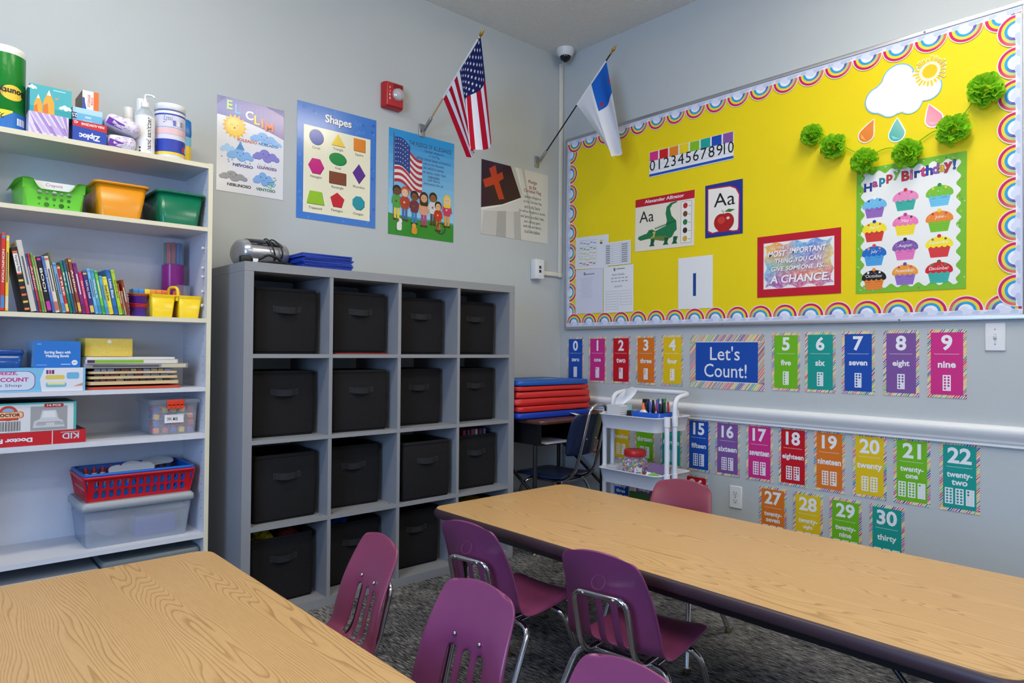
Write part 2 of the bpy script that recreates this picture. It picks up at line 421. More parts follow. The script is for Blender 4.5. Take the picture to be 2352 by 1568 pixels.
for r in range(4):
    for c in range(4):
        z = 1.47-TT-(r+1)*CC-r*GG; xc = UL+TT+c*(CC+GG)+CC/2
        rd = ROT[r][c]
        lb = 'charcoal fabric bin in the %s row, %s column of the grey cube shelf' % (rown[r], coln[c])
        o = bin0 if first else dup(bin0); first = False
        o.location = (xc, YF[r][c]+.1375+.006, z+.0005); o.rotation_euler = (0,0,rd); o['label'] = lb
def crumple(name, label, cat, x, y, z, rx, ry, rz, col, seed, m=None):
    rnd = random.Random(seed); b = MB(); n, k = 14, 9
    rings = []
    for j in range(k):
        ph = -PI/2+PI*j/(k-1); ring = []
        for i in range(n):
            th = 2*PI*i/n; q = 1+rnd.uniform(-.28,.28)
            ring.append((rx*q*math.cos(ph)*math.cos(th), ry*q*math.cos(ph)*math.sin(th), rz*math.sin(ph)*(1+rnd.uniform(-.3,.3))))
        rings.append(ring)
    b.loft(rings, smooth=False)
    o = b.build(name, m or mat('cloth_%s' % name, col, rough=.8, noise=(40,.15)), None, (x,y,z)); return tag(o, label, cat)
cx = [UL+TT+c*(CC+GG)+CC/2 for c in range(4)]
crumple('yellow_dress_up_cloth', 'yellow cloth spilling from the bottom left bin', 'cloth', cx[0]-.055,-.235,.300,.048,.07,.032, C(190,170,30), 1)
crumple('red_dress_up_cloth', 'dark red cloth spilling from the bottom left bin', 'cloth', cx[0]+.062,-.21,.300,.042,.07,.028, C(130,30,34), 2)
crumple('blue_plastic_toy', 'bright blue toy poking out of the bottom row second bin', 'toy', cx[1]-.03,-.185,.302,.045,.06,.026, C(30,80,190), 3)
crumple('yellow_block_toy', 'yellow and brown toys heaped in the bottom right bin', 'toy', cx[3],-.22,.303,.09,.08,.024, C(150,125,40), 4)
bz = 1.47-TT-3*CC-2*GG
for i, (c, w) in enumerate(((C(150,40,50),.020),(C(60,80,130),.016),(C(170,50,60),.018),(C(190,190,200),.010),(C(120,30,40),.018),(C(90,110,150),.012))):
    xx = cx[3]-.05+i*.028
    o = rb('storage_bin_book', mat('bin_book_%d'%i, c, rough=.5), None, -w/2,w/2,-.10,.10,0,.292, r=.002); o.location = (xx,-.19,bz+.012); o.rotation_euler = (0,.0,0)
    tag(o, 'thin book standing in the third row right bin, %s from the left' % ['first','second','third','fourth','fifth','sixth'][i], 'book', 'books in the bin')
o = rb('red_folder', mat('red_card', C(170,40,30), rough=.5), None, -.135,.135,-.14,.14,0,.0045, r=.001); o.location = (cx[1],-.215,1.47-TT-CC+.0005); tag(o, 'thin red folder lying under the top row second bin', 'folder')
# lift the bin that stands on the folder
for o in [q for q in COL.objects if q.name.startswith('fabric_bin') and 'top row, second' in str(q.get('label'))]: o.location.z += .005

# ================================================================ tables
OAK = bpy.data.materials.new('oak_laminate'); OAK.use_nodes = True
N = OAK.node_tree.nodes; L = OAK.node_tree.links; P = N['Principled BSDF']; P.inputs['Roughness'].default_value = .36; P.inputs['Specular IOR Level'].default_value = .45
tc = N.new('ShaderNodeTexCoord'); oi = N.new('ShaderNodeObjectInfo')
va = N.new('ShaderNodeVectorMath'); va.operation = 'ADD'; L.new(tc.outputs['Object'], va.inputs[0]); 
sc_ = N.new('ShaderNodeVectorMath'); sc_.operation = 'SCALE'; sc_.inputs['Scale'].default_value = 1.0; L.new(oi.outputs['Location'], sc_.inputs[0]); L.new(sc_.outputs[0], va.inputs[1])
mp = N.new('ShaderNodeMapping'); mp.inputs['Scale'].default_value = (5.0, .6, 1); L.new(va.outputs[0], mp.inputs['Vector'])
n1 = N.new('ShaderNodeTexNoise'); n1.inputs['Scale'].default_value = 1.0; n1.inputs['Detail'].default_value = 2.5; n1.inputs['Roughness'].default_value = .42; L.new(mp.outputs['Vector'], n1.inputs['Vector'])
sx = N.new('ShaderNodeSeparateXYZ'); L.new(va.outputs[0], sx.inputs[0])
m1 = N.new('ShaderNodeMath'); m1.operation = 'MULTIPLY'; m1.inputs[1].default_value = 66.0; L.new(n1.outputs['Fac'], m1.inputs[0])
m2 = N.new('ShaderNodeMath'); m2.operation = 'MULTIPLY_ADD'; m2.inputs[1].default_value = 120.0; L.new(sx.outputs['X'], m2.inputs[0]); L.new(m1.outputs[0], m2.inputs[2])
fr = N.new('ShaderNodeMath'); fr.operation = 'FRACT'; L.new(m2.outputs[0], fr.inputs[0])
r1 = N.new('ShaderNodeValToRGB'); e = r1.color_ramp.elements; e[0].position = 0; e[0].color = (1,1,1,1); e[1].position = 1; e[1].color = (0.2,0.2,0.2,1)
q = r1.color_ramp.elements.new(.60); q.color = (.95,.95,.95,1); q = r1.color_ramp.elements.new(.90); q.color = (.1,.1,.1,1)
L.new(fr.outputs[0], r1.inputs['Fac'])
mp2 = N.new('ShaderNodeMapping'); mp2.inputs['Scale'].default_value = (420, 22, 1); L.new(va.outputs[0], mp2.inputs['Vector'])
n2 = N.new('ShaderNodeTexNoise'); n2.inputs['Scale'].default_value = 1; n2.inputs['Detail'].default_value = 2; L.new(mp2.outputs['Vector'], n2.inputs['Vector'])
n3 = N.new('ShaderNodeTexNoise'); n3.inputs['Scale'].default_value = 3; L.new(va.outputs[0], n3.inputs['Vector'])
f1 = N.new('ShaderNodeMath'); f1.operation = 'MULTIPLY_ADD'; f1.inputs[1].default_value = .55; L.new(r1.outputs['Color'], f1.inputs[0])
f2 = N.new('ShaderNodeMath'); f2.operation = 'MULTIPLY_ADD'; f2.inputs[1].default_value = .45; f2.inputs[2].default_value = .05; L.new(n2.outputs['Fac'], f2.inputs[0]); L.new(f2.outputs[0], f1.inputs[2])
f3 = N.new('ShaderNodeMath'); f3.operation = 'MULTIPLY_ADD'; f3.inputs[1].default_value = .22; L.new(n3.outputs['Fac'], f3.inputs[0]); L.new(f1.outputs[0], f3.inputs[2])
r2 = N.new('ShaderNodeValToRGB'); e = r2.color_ramp.elements; e[0].position = .18; e[0].color = C(148,110,66); e[1].position = 1.0; e[1].color = C(208,168,114)
q = r2.color_ramp.elements.new(.62); q.color = C(193,152,97)
L.new(f3.outputs[0], r2.inputs['Fac']); L.new(r2.outputs['Color'], P.inputs['Base Color'])
BUMPER = mat('plum_bumper_edge', C(62,44,52), rough=.42, noise=(20,.12))
LEGB = mat('black_leg_enamel', C(20,20,23), rough=.3)
BRASS = mat('glide_metal', C(190,175,130), rough=.25, metal=1.0)
TZ = .5
def make_table(x0, x1, y0, y1, label):
    cx_, cy_ = (x0+x1)/2, (y0+y1)/2; hx, hy = (x1-x0)/2, (y1-y0)/2
    t = thing('activity_table', label, 'table', (cx_,cy_,0), group='oak laminate tables')
    b = MB(); b.rings([(hx-.004,hy-.004,TZ-.032,.05),(hx-.004,hy-.004,TZ-.0005,.05),(hx-.006,hy-.006,TZ,.05)], n=8, smooth=False); b.build('tabletop', OAK, t)
    b = MB(); R = []
    for k in range(9):
        a = -PI/2+PI*k/8; R.append((hx-.004+.009*math.cos(a), hy-.004+.009*math.cos(a), TZ-.019+.0175*math.sin(a), .055))
    b.rings([(hx-.0045,hy-.0045,TZ-.0365,.05)]+R+[(hx-.0045,hy-.0045,TZ-.0012,.05)], n=8, cap0=False, cap1=False); b.build('bumper_edge', BUMPER, t)
    b = MB()
    for a in ((-hx+.06,hx-.06,-hy+.10,-hy+.12),(-hx+.06,hx-.06,hy-.12,hy-.10),(-hx+.06,-hx+.08,-hy+.12,hy-.12),(hx-.08,hx-.06,-hy+.12,hy-.12)): b.box(*a, TZ-.075,TZ-.0325)
    b.build('apron', LEGB, t)
    for sx_ in (-1,1):
        for sy_ in (-1,1):
            px, py = sx_*(hx-.075), sy_*(hy-.11)
            l = MB(); l.lathe([(.021,.16),(.021,TZ-.0325)],14,M=T(px,py)); lo = l.build('leg', LEGB, t)
            l = MB(); l.lathe([(.0165,.018),(.0165,.16)],14,M=T(px,py)); l.build('leg_insert', CHROME, lo)
            l = MB(); l.lathe([(.017,.0005),(.019,.006),(.008,.011),(.008,.02)],12,M=T(px,py)); l.build('glide', BRASS, lo)
            l = MB(); l.tube([(px,py-sy_*.02,.28),(px,py-sy_*.16,TZ-.06)],.006,6); l.build('brace', LEGB, lo)
    return t
make_table(-3.31,-2.549,-2.87,-.958, 'oak laminate table in the lower left foreground')
make_table(-1.703,-.945,-2.85,-.935, 'oak laminate table with plum edge below the number cards')

# ================================================================ moulded shell chairs
def make_shell(mtl):
    prof = catmull([(.178,0,.280),(.172,0,.294),(.14,0,.303),(.05,0,.298),(-.06,0,.294),(-.12,0,.302),(-.158,0,.330),(-.176,0,.375),(-.190,0,.430),(-.213,0,.505),(-.238,0,.575),(-.245,0,.594)], 3)
    n = len(prof); sv = [-1,-.965,-.86,-.68,-.44,-.26,-.09,.09,.26,.44,.68,.86,.965,1]
    d = [0]
    for i in range(1,n): d.append(d[-1]+(prof[i]-prof[i-1]).length)
    tot = d[-1]; V = []; F = []
    for i, p in enumerate(prof):
        z = p.z; t = d[i]/tot
        if z > .335: w = .146-(z-.335)/(.594-.335)*.026
        else: w = .146-.006*min(1, max(0,(p.x+.12)/.25))
        rc = .040; dt = tot-d[i]
        if dt < rc: w += -rc+math.sqrt(max(0, rc*rc-(rc-dt)**2))
        rc = .05
        if d[i] < rc: w += -rc+math.sqrt(max(0, rc*rc-(rc-d[i])**2))
        bf = min(1, max(0,(z-.31)/.06))           # 0 on the seat, 1 on the back
        up_ = min(1, max(0,(z-.44)/.12))          # flattens towards the top of the back
        tv = (prof[min(i+1,n-1)]-prof[max(i-1,0)]).normalized(); nv = Vector((-tv.z,0,tv.x)); 
        if bf > .5 and nv.x < 0: nv = -nv
        if bf <= .5 and nv.z < 0: nv = -nv
        for s in sv:
            off = (.024*bf*(1-.75*up_)+.012*(1-bf))*abs(s)**2.2
            if abs(s) > .97: off -= .010*(1-up_)
            elif abs(s) > .9: off -= .002*(1-up_)
            rib = 0
            if .33 < z < .475 and abs(s) < .62: rib = .005
            if .33 < z < .475 and (abs(abs(s)-.26)<.02 or abs(abs(s)-.09)<.02 or abs(abs(s)-.44)<.02): rib = -.004
            V.append((p.x+nv.x*(off+rib), s*w, p.z+nv.z*(off+rib)-.012*up_*up_*s*s))
    m = len(sv)
    for i in range(n-1):
        zc = (prof[i].z+prof[i+1].z)/2
        for j in range(m-1):
            if .315 < zc < .448 and prof[i].x < -.10 and j in (4,6,8): continue
            F.append((i*m+j,(i+1)*m+j,(i+1)*m+j+1,i*m+j+1))
    b = MB(); b.add(V,F,smooth=True); return b
def make_chair(mtl, label):
    t = thing('shell_chair', label, 'chair', group='moulded plastic stacking chairs')
    sh = make_shell(mtl).build('shell', mtl, t)
    md = sh.modifiers.new('thickness','SOLIDIFY'); md.thickness = .0065; md.offset = -1
    md = sh.modifiers.new('smooth','SUBSURF'); md.levels = 1; md.render_levels = 1
    for y in (-.042,.042):
        b = MB(); b.lathe([(.0055,0),(.0055,.002),(.003,.0035)],10,M=Matrix.Translation((-.1945,y,.478)) @ Matrix.Rotation(PI/2-.32,4,'Y')); b.build('rivet', CHROME, sh)
        b = MB(); b.lathe([(.0055,0),(.0055,.002),(.003,.0035)],10,M=Matrix.Translation((-.2375,y*1.1,.475)) @ Matrix.Rotation(-PI/2-.32,4,'Y')); b.build('rivet', CHROME, sh)
    b = MB(); b.tube([(x-.228-.0*x, y, z) for x, y, z in [( -.006+.010*math.sin(a), .020*math.cos(a), .512+.016*math.sin(a)) for a in [2*PI*k/20 for k in range(20)]]], .0008, 5, closed=True); b.build('moulded_mark', mtl, sh)
    b = MB(); b.tube(fillet([(-.02,-.085,.283),(-.155,-.085,.285),(-.190,-.082,.325),(-.2295,-.080,.476),(-.2295,.080,.476),(-.190,.082,.325),(-.155,.085,.285),(-.02,.085,.283)], .03), .0085, 10); b.build('back_loop', CHROME, t)
    for nm, xa, xb in (('rear_legs',-.10,-.275),('front_legs',.07,.165)):
        for sy in (-1,1):
            b = MB(); b.tube(fillet([(xa,0,.272),(xa,sy*.145,.272),(xb,sy*.175,.012)], .05), .0095, 10); lg = b.build('leg', CHROME, t)
            b = MB(); b.lathe([(.013,.0005),(.014,.006),(.0125,.02)],10,M=T(xb,sy*.175)); b.build('glide', BRASS, lg)
    for sy in (-1,1):
        b = MB(); b.tube([(-.10,sy*.10,.276),(.07,sy*.10,.276)],.006,6); b.build('seat_rail', CHROME, t)
    return t
PURP = mat('purple_shell_plastic', C(128,58,98), rough=.3, noise=(8,.06), bump=(500,.06))
FRONT_LIT = mat('front_lit_shell_plastic', C(136,58,86), rough=.32, noise=(8,.06), bump=(500,.06))  # purple plastic tinted pinker: light on the chair's front put into the colour
BURG = mat('burgundy_shell_plastic', C(132,54,72), rough=.32, noise=(8,.06), bump=(500,.06))
ch = make_chair(PURP, 'purple chair pushed in at the long right table, nearest the middle of its side')
ch.location = (-1.669,-1.934,0); ch.rotation_euler = (0,0,.157)
def shellmat(o, m):
    for c in o.children:
        if c.name.startswith('shell'):
            c.data = c.data.copy(); c.data.materials[0] = m
o = dup(ch, (-1.735,-1.471,0), (0,0,.12), 'purple chair at the left corner of the long right table')
o = dup(ch, (-2.483,-1.439,0), (0,0,PI-.13), 'purple chair in pinkish front light beside the front table, closest to the grey shelf'); shellmat(o, FRONT_LIT)
o = dup(ch, (-2.525,-1.966,0), (0,0,PI+.035), 'purple chair facing the front table, middle of its three')
o = dup(ch, (-2.588,-2.44,0), (0,0,PI), 'purple chair cut off by the bottom edge of the photo')
o = dup(ch, (-1.092,-1.585,0), (0,0,PI+.21), 'burgundy chair on the far side of the long table by the cart'); shellmat(o, BURG)

# ================================================================ things on the back wall
def sheet(name, label, cat, where, u, v, w, h, col, m=None, group=None, tilt=0, off=.001, th=.0008):
    b = MB(); b.prism([(0,0),(w,0),(w,h),(0,h)], 0, th, col)
    if where == 'A': o = b.build(name, m or PAPER, None, (u,-off,v), (PI/2, -tilt, 0))
    else: o = b.build(name, m or PAPER, None, (-off,u,v), (PI/2, -tilt, -PI/2))
    tag(o, label, cat, group); return o
def pr(w0=.00085):
    b = MB(); b.w = w0; return b
def cloud(p, cx, cy, w, h, col, dark=None, face=True):
    if dark:
        p.w += p.L
        for dx,dy,r in ((-.3,-.08,.24),(-.05,.12,.32),(.26,.0,.25),(.05,-.15,.3),(-.42,-.18,.16),(.42,-.16,.17)): p.poly(ell(cx+dx*w,cy+dy*h-.03*h,r*w*.62+.0015,r*h*1.25+.0015,16), dark, False)
    p.w += p.L
    for dx,dy,r in ((-.3,-.08,.24),(-.05,.12,.32),(.26,.0,.25),(.05,-.15,.3),(-.42,-.18,.16),(.42,-.16,.17)): p.poly(ell(cx+dx*w,cy+dy*h,r*w*.62,r*h*1.25,16), col, False)
    if face:
        p.w += p.L
        for sx in (-1,1): p.poly(ell(cx+sx*.013,cy+.006,.0022,.003,8), C(40,50,90), False)
        p.stroke([(cx-.006,cy-.004),(cx-.003,cy-.007),(cx+.003,cy-.007),(cx+.006,cy-.004)], .0012, C(40,50,90), False)

# --- weather poster
w, h = .309, .427
o = sheet('weather_poster', 'Spanish weather poster with smiling sun and clouds, leftmost on the wall', 'poster', 'A', -2.222, 1.826, w, h, C(226,226,232), GLOSSY)
p = pr()
nx = 16
for i in range(nx):                       # night-blue heading with an arched lower edge
    x0, x1 = w*i/nx, w*(i+1)/nx; f = lambda x: h*.80-.055*(x/w)**2
    t = (i+.5)/nx; cc = tuple(a*(1-t)+b_*t for a,b_ in zip(C(72,84,170), C(150,130,180)))
    p.poly([(x0,f(x0)),(x1,f(x1)),(x1,h),(x0,h)], cc, i==0)
p.poly([(0,h*.9),(.04,h),(0,h)], C(40,46,140)); p.poly([(w*.7,h),(w,h*.93),(w,h)], C(40,46,140))
p.build('heading_band', GLOSSY, o)
p = pr(.0012)
for ch_, x, y, c in (('E',.055,.395,C(170,205,110)),('L',.092,.382,C(70,160,220)),('C',.145,.366,C(225,225,225)),('L',.180,.352,C(240,200,60)),('I',.205,.344,C(240,140,50)),('M',.238,.333,C(235,110,50))):
    p.text(ch_, x+.002, y-.002, .042, C(50,50,100), bold=.03); p.text(ch_, x, y, .042, c, bold=.03)
for s_, x, y, c in (('SOLEADO',.135,.246,C(205,85,50)),('NUBLADO',.235,.246,C(50,125,190)),('NEVOSO',.118,.128,C(40,45,130)),('LLUVIOSO',.230,.137,C(110,50,120)),('NEBLINOSO',.102,.035,C(30,30,34)),('VENTOSO',.225,.034,C(30,120,80))):
    p.text(s_, x, y, .0135, c, w=.092 if len(s_)<9 else .108, bold=.03)
p.build('lettering', GLOSSY, o)
p = pr(.0012)
p.poly(star(.078,.30,.058,.042,16), C(240,180,50)); p.poly(ell(.078,.30,.041), C(248,206,80)); p.poly(ell(.072,.306,.026), C(252,220,110))
p.w += p.L
for sx in (-1,1): p.stroke([(.078+sx*.013-.005,.306),(.078+sx*.013,.309),(.078+sx*.013+.005,.306)],.0014,C(90,60,30),False)
p.poly(ell(.078,.294,.004,.0035,8), C(90,50,30), False)
p.build('sun_picture', GLOSSY, o); p = pr(.0012)
cloud(p,.215,.275,.125,.05,C(140,185,235),C(110,155,215)); cloud(p,.275,.258,.05,.03,C(150,190,238),None,False)
p.build('cloudy_picture', GLOSSY, o); p = pr(.0012)
cloud(p,.05,.195,.07,.045,C(170,205,240),None,False); cloud(p,.105,.178,.115,.055,C(130,180,232),C(100,150,210))
p.poly([(.085,.20),(.100,.228),(.110,.228),(.125,.20)], C(80,140,200)); p.poly(ell(.105,.231,.006,n=10), C(100,160,220))
rn = random.Random(3); p.w += p.L
for k in range(9): p.poly(star(.02+.13*rn.random(),.13+.03*rn.random(),.006,.002,6), C(120,160,215), False)
p.build('snow_picture', GLOSSY, o); p = pr(.0012)
cloud(p,.225,.195,.12,.055,C(135,130,205),C(105,100,180))
for k in range(9): p.poly([(.19+.01*k,.155-.008*(k%3)),(.192+.01*k,.148-.008*(k%3)),(.188+.01*k,.148-.008*(k%3))], C(110,130,190), False)
p.build('rain_picture', GLOSSY, o); p = pr(.0012)
cloud(p,.075,.075,.12,.042,C(150,150,155),C(115,112,118)); p.build('fog_picture', GLOSSY, o); p = pr(.0012)
cloud(p,.215,.085,.095,.06,C(130,175,230),C(100,145,210))
p.stroke([(.23,.07),(.26,.075),(.275,.09),(.268,.10),(.258,.095)],.0035,C(60,160,120)); p.stroke([(.235,.062),(.265,.055),(.272,.07)],.0035,C(60,160,120)); p.stroke([(.23,.055),(.25,.045),(.255,.055)],.0035,C(60,160,120))
p.build('wind_picture', GLOSSY, o)

# --- shapes poster
w, h = .437, .571
o = sheet('shapes_poster', 'Shapes poster with blue border and cream panel of geometric figures', 'poster', 'A', -1.846, 1.753, w, h, C(66,124,206), GLOSSY)
p = pr(); rn = random.Random(5); p.w += p.L
for k in range(90):
    x, y = rn.uniform(.01,w-.01), rn.uniform(.01,h-.01)
    if .033 < x < w-.033 and .033 < y < .462: continue
    p.poly((star(x,y,.010,.006,4,rn.random()*3),ell(x,y,.008,n=10),star(x,y,.011,.0055,3))[k%3], (C(50,104,188),C(80,138,216))[k%2], False)
p.rect(.034,.034,w-.034,.462, C(240,234,205)); p.build('cream_panel', GLOSSY, o)
p = pr(.0012)
p.text('Shapes', .222,.508,.052, C(30,50,110), bold=.05, wmax=.215); p.text('Shapes', .219,.511,.052, C(240,240,240), bold=.025, wmax=.21)
for s_, x, y in (('Circle',.10,.358),('Triangle',.218,.372),('Square',.338,.368),('Hexagon',.10,.213),('Oval',.218,.279),('Rectangle',.217,.179),('Rhombus',.338,.203),('Trapezoid',.098,.058),('Pentagon',.216,.062),('Octagon',.336,.062)):
    p.text(s_, x, y, .016 if any(c in s_ for c in 'gpq') else .0125, C(40,38,40), wmax=.085, bold=.006)
p.build('lettering', GLOSSY, o)
p = pr(.0012)
def ngon(cx,cy,r,n,a0): return [(cx+r*math.cos(a0+2*PI*i/n),cy+r*math.sin(a0+2*PI*i/n)) for i in range(n)]
for pts, c in ((ell(.10,.412,.038),C(38,70,170)),([(.180,.392),(.257,.392),(.218,.452)],C(240,205,40)),([(.305,.388),(.372,.388),(.372,.452),(.305,.452)],C(232,135,40)),(ngon(.10,.268,.042,6,0),C(200,20,125)),
              (ell(.217,.325,.048,.031),C(20,140,60)),([(.170,.198),(.264,.198),(.264,.258),(.170,.258)],C(130,68,38)),([(.300,.271),(.337,.322),(.374,.271),(.337,.220)],C(90,45,140)),
              ([(.052,.080),(.146,.080),(.132,.143),(.068,.143)],C(150,198,40)),(ngon(.216,.115,.040,5,PI/2),C(205,30,45)),(ngon(.336,.120,.037,8,PI/8),C(30,150,165))):
    p = pr(.0012); p.poly([(x+.0022,y-.0028) for x,y in pts], tuple(v*.25 for v in c[:3])+(1,)); p.poly(pts, c); p.build('figure', GLOSSY, o)

# --- flag pledge poster with children
w, h = .436, .571
o = sheet('pledge_poster', 'light blue Pledge of Allegiance poster with children under a flag', 'poster', 'A', -1.331, 1.737, w, h, C(70,160,220), GLOSSY)
p = pr()
for i in range(10):
    t = i/9; p.rect(0,.11+i*.046,w,.11+(i+1)*.046+.001, tuple(a*(1-t)+b_*t for a,b_ in zip(C(150,205,235),C(45,150,215))), i==0)
p.rect(0,.55,w,h, C(45,150,215), False)
p.poly([(0,0),(w,0),(w,.10),(.33,.108),(.2,.098),(.1,.105),(0,.115)], C(46,140,52)); p.build('landscape', GLOSSY, o)
p = pr(.0012)
p.text('THE PLEDGE OF ALLEGIANCE', .272,.516,.022, C(30,40,60), w=.29)
for s_, y, ww in (('I pledge allegiance',.488,.135),('to the Flag',.466,.075),('of the United States of America,',.443,.235),('and to the Republic',.418,.145),('for which it stands,',.396,.14),('one nation under God,',.372,.17),('indivisible',.350,.075),('with liberty',.330,.085),('and justice for all.',.308,.135)):
    p.text(s_, .295, y, .016, C(35,50,80), w=ww)
p.build('lettering', GLOSSY, o)
p = pr(.0012)
p.rect(.028,.09,.033,.545, C(80,84,96)); p.poly(ell(.0305,.548,.006,n=10), C(110,110,120), False)
def fw(x, y): return (.035+x, y-.18*x+.018*math.sin(x*32))
for k in range(13):
    y0 = .50-k*.0165; 
    p.w += p.L if k == 0 else 0
    for i in range(10):
        xa, xb = i*.018, (i+1)*.018
        p.poly([fw(xa,y0-.0165-.15*xa),fw(xb,y0-.0165-.15*xb),fw(xb,y0-.15*xb),fw(xa,y0-.15*xa)], (C(190,45,55),C(232,228,228))[k%2], False)
for i in range(6):
    xa, xb = i*.0165,(i+1)*.0165; p.poly([fw(xa,.50+.026-.20*xa-.15),fw(xb,.50+.026-.2*xb-.15),fw(xb,.527-.15*xb),fw(xa,.527-.15*xa)], C(45,70,140), i==0)
p.w += p.L
for r_ in range(6):
    for k in range(6): 
        x, y = fw(.008+k*.015,.515-.024*r_-.17*(.008+k*.015)); p.poly(star(x,y,.004,.0018), C(235,235,240), False)
def kid(x, y, s, skin, hair, shirt, pants, hairlong=False):
    p.w += p.L
    p.rect(x-.018*s,y,x-.003*s,y+.075*s, pants, False); p.rect(x+.003*s,y,x+.018*s,y+.075*s, pants, False)
    p.poly(ell(x-.013*s,y,.012*s,.006*s,8), C(70,50,40), False); p.poly(ell(x+.013*s,y,.012*s,.006*s,8), C(70,50,40), False)
    p.w += p.L; p.poly(rrect(.026*s,.036*s,.012*s,3,x,y+.10*s), shirt, False)
    p.stroke([(x-.026*s,y+.125*s),(x-.032*s,y+.09*s),(x-.005*s,y+.10*s)],.011*s,shirt,False); p.stroke([(x+.026*s,y+.125*s),(x+.033*s,y+.085*s)],.011*s,shirt,False)
    p.w += p.L; p.poly(ell(x,y+.165*s,.029*s,.030*s,14), hair, False)
    if hairlong: p.poly(rrect(.028*s,.03*s,.01*s,3,x,y+.145*s), hair, False)
    p.w += p.L; p.poly(ell(x,y+.157*s,.022*s,.023*s,14), skin, False); p.poly(ell(x-.004*s,y+.102*s,.007*s,n=8), skin, False)
    p.w += p.L
    for sx in (-1,1): p.poly(ell(x+sx*.008*s,y+.160*s,.002*s,.003*s,6), C(30,20,20), False)
kid(.052,.085,.95,C(110,66,40),C(40,30,28),C(70,160,70),C(235,205,60)); kid(.103,.085,.95,C(240,190,160),C(190,90,40),C(180,60,50),C(60,100,160)); kid(.165,.075,.93,C(130,80,50),C(30,26,26),C(110,40,70),C(50,130,190))
kid(.228,.068,.98,C(225,170,130),C(50,34,30),C(225,160,130),C(190,60,120),True); kid(.290,.085,.93,C(150,95,60),C(30,26,26),C(220,220,225),C(90,70,60)); kid(.387,.085,.93,C(240,195,165),C(240,205,70),C(205,60,100),C(235,160,60),True)
kid(.325,.055,.85,C(235,180,140),C(30,26,26),C(195,50,40),C(190,110,50))
p.stroke(ell(.345,.07,.030,n=16),.005,C(60,60,66),True,True); p.stroke([(.345,.04),(.345,.10)],.0015,C(150,150,150)); p.stroke([(.315,.07),(.375,.07)],.0015,C(150,150,150),False)
p.poly(rrect(.016,.022,.01,3,.068,.048), C(236,232,228)); p.poly(ell(.072,.078,.015,.014,12), C(236,232,228)); p.poly(ell(.062,.08,.006,.009,8), C(150,110,80))
p.poly(rrect(.018,.018,.01,3,.165,.035), C(225,150,60)); p.poly(ell(.163,.062,.014,n=12), C(230,160,70))
p.build('picture', GLOSSY, o)

# --- Christian flag poster
w, h = .563, .447
o = sheet('church_flag_poster', 'landscape poster of a draped white flag with an orange red cross', 'poster', 'A', -.690, 1.815, w, h, C(214,212,206), GLOSSY)
p = pr()
p.poly([(0,.157),(0,h),(.235,h),(.325,.265),(.17,.20)], C(52,26,44)); p.poly([(0,.157),(.17,.20),(.325,.265),(.315,.255),(.16,.188),(0,.143)], C(238,232,220))
for x0, x1, c in ((.0,.12,C(196,194,190)),(.12,.2,C(172,170,168)),(.2,.27,C(206,204,200)),(.27,.33,C(182,180,178))):
    p.poly([(x0,0),(x1,0),(x1*.9+.02,.14+.12*x1),(x0*.9+.02,.14+.10*x0)], c, False)
p.poly([(.235,h),(.27,h),(.335,.30),(.325,.265)], C(196,194,190)); p.poly([(.27,h),(.30,h),(.36,.20),(.335,.30)], C(226,224,220)); p.poly([(.33,h),(.35,h),(.42,.15),(.40,.05),(.40,.2)], C(186,184,180))
cr_ = [(.06,.40),(.11,.43),(.125,.375),(.165,.40),(.178,.36),(.14,.335),(.185,.235),(.14,.225),(.10,.31),(.03,.28),(.012,.325),(.08,.355)]
p.poly(cr_, C(190,62,40)); p.build('picture', GLOSSY, o)
p = pr(.0012)
for s_, y, ww in (('Pledge',.375,.075),('to the',.345,.065),('Christian Flag',.315,.15)): p.text(s_, .425, y, .027, C(150,50,60), w=ww, bold=.01)
for s_, y, ww in (('I pledge allegiance',.278,.15),('to the Christian flag',.247,.16),('and to the Savior',.216,.14),('for whose Kingdom it stands,',.184,.23),('one Savior, crucified, risen,',.152,.21),('and coming again,',.120,.145),('with life and liberty',.090,.16),('to all who believe.',.060,.14)):
    p.text(s_, .425, y, .022, C(70,68,70), w=ww)
p.build('lettering', GLOSSY, o)

# --- fire alarm
RED = mat('red_alarm_plastic', C(178,24,30), rough=.35)
t = thing('fire_alarm', 'red wall fire alarm with clear strobe', 'fire alarm', (-1.325,-.001,2.468), ON_A)
b = MB(); b.rings([(.058,.068,0,.006),(.058,.068,.022,.006),(.052,.064,.045,.006),(.046,.06,.05,.006)]); b.build('housing', RED, t)
b = MB(); b.lathe([(.034,.049),(.034,.055),(.030,.066),(.018,.076),(.004,.079)],20,M=T(.016,.004,0)); st_ = b.build('strobe', clear('strobe_lens',(1,1,1,1),(.85,.87,.9,1),.45,.05), t)
b = MB(); b.lathe([(.027,.0505),(.027,.053),(.012,.056)],12,M=T(.016,.004,0)); b.build('reflector', CHROME, st_)
p = pr(.0525)
for k, c in enumerate('FIRE'): p.text(c, -.034, .032-.019*k, .012, C(235,230,228), bold=.02)
p.build('lettering', PAPER, t)
b = MB()
for k in range(7): b.box(-.012,.044,.036+k*.0032,.0372+k*.0032,.0495,.0512)
tag(b.build('speaker_slots', mat('dark_red', C(110,10,16), rough=.5), t), kind='stuff')

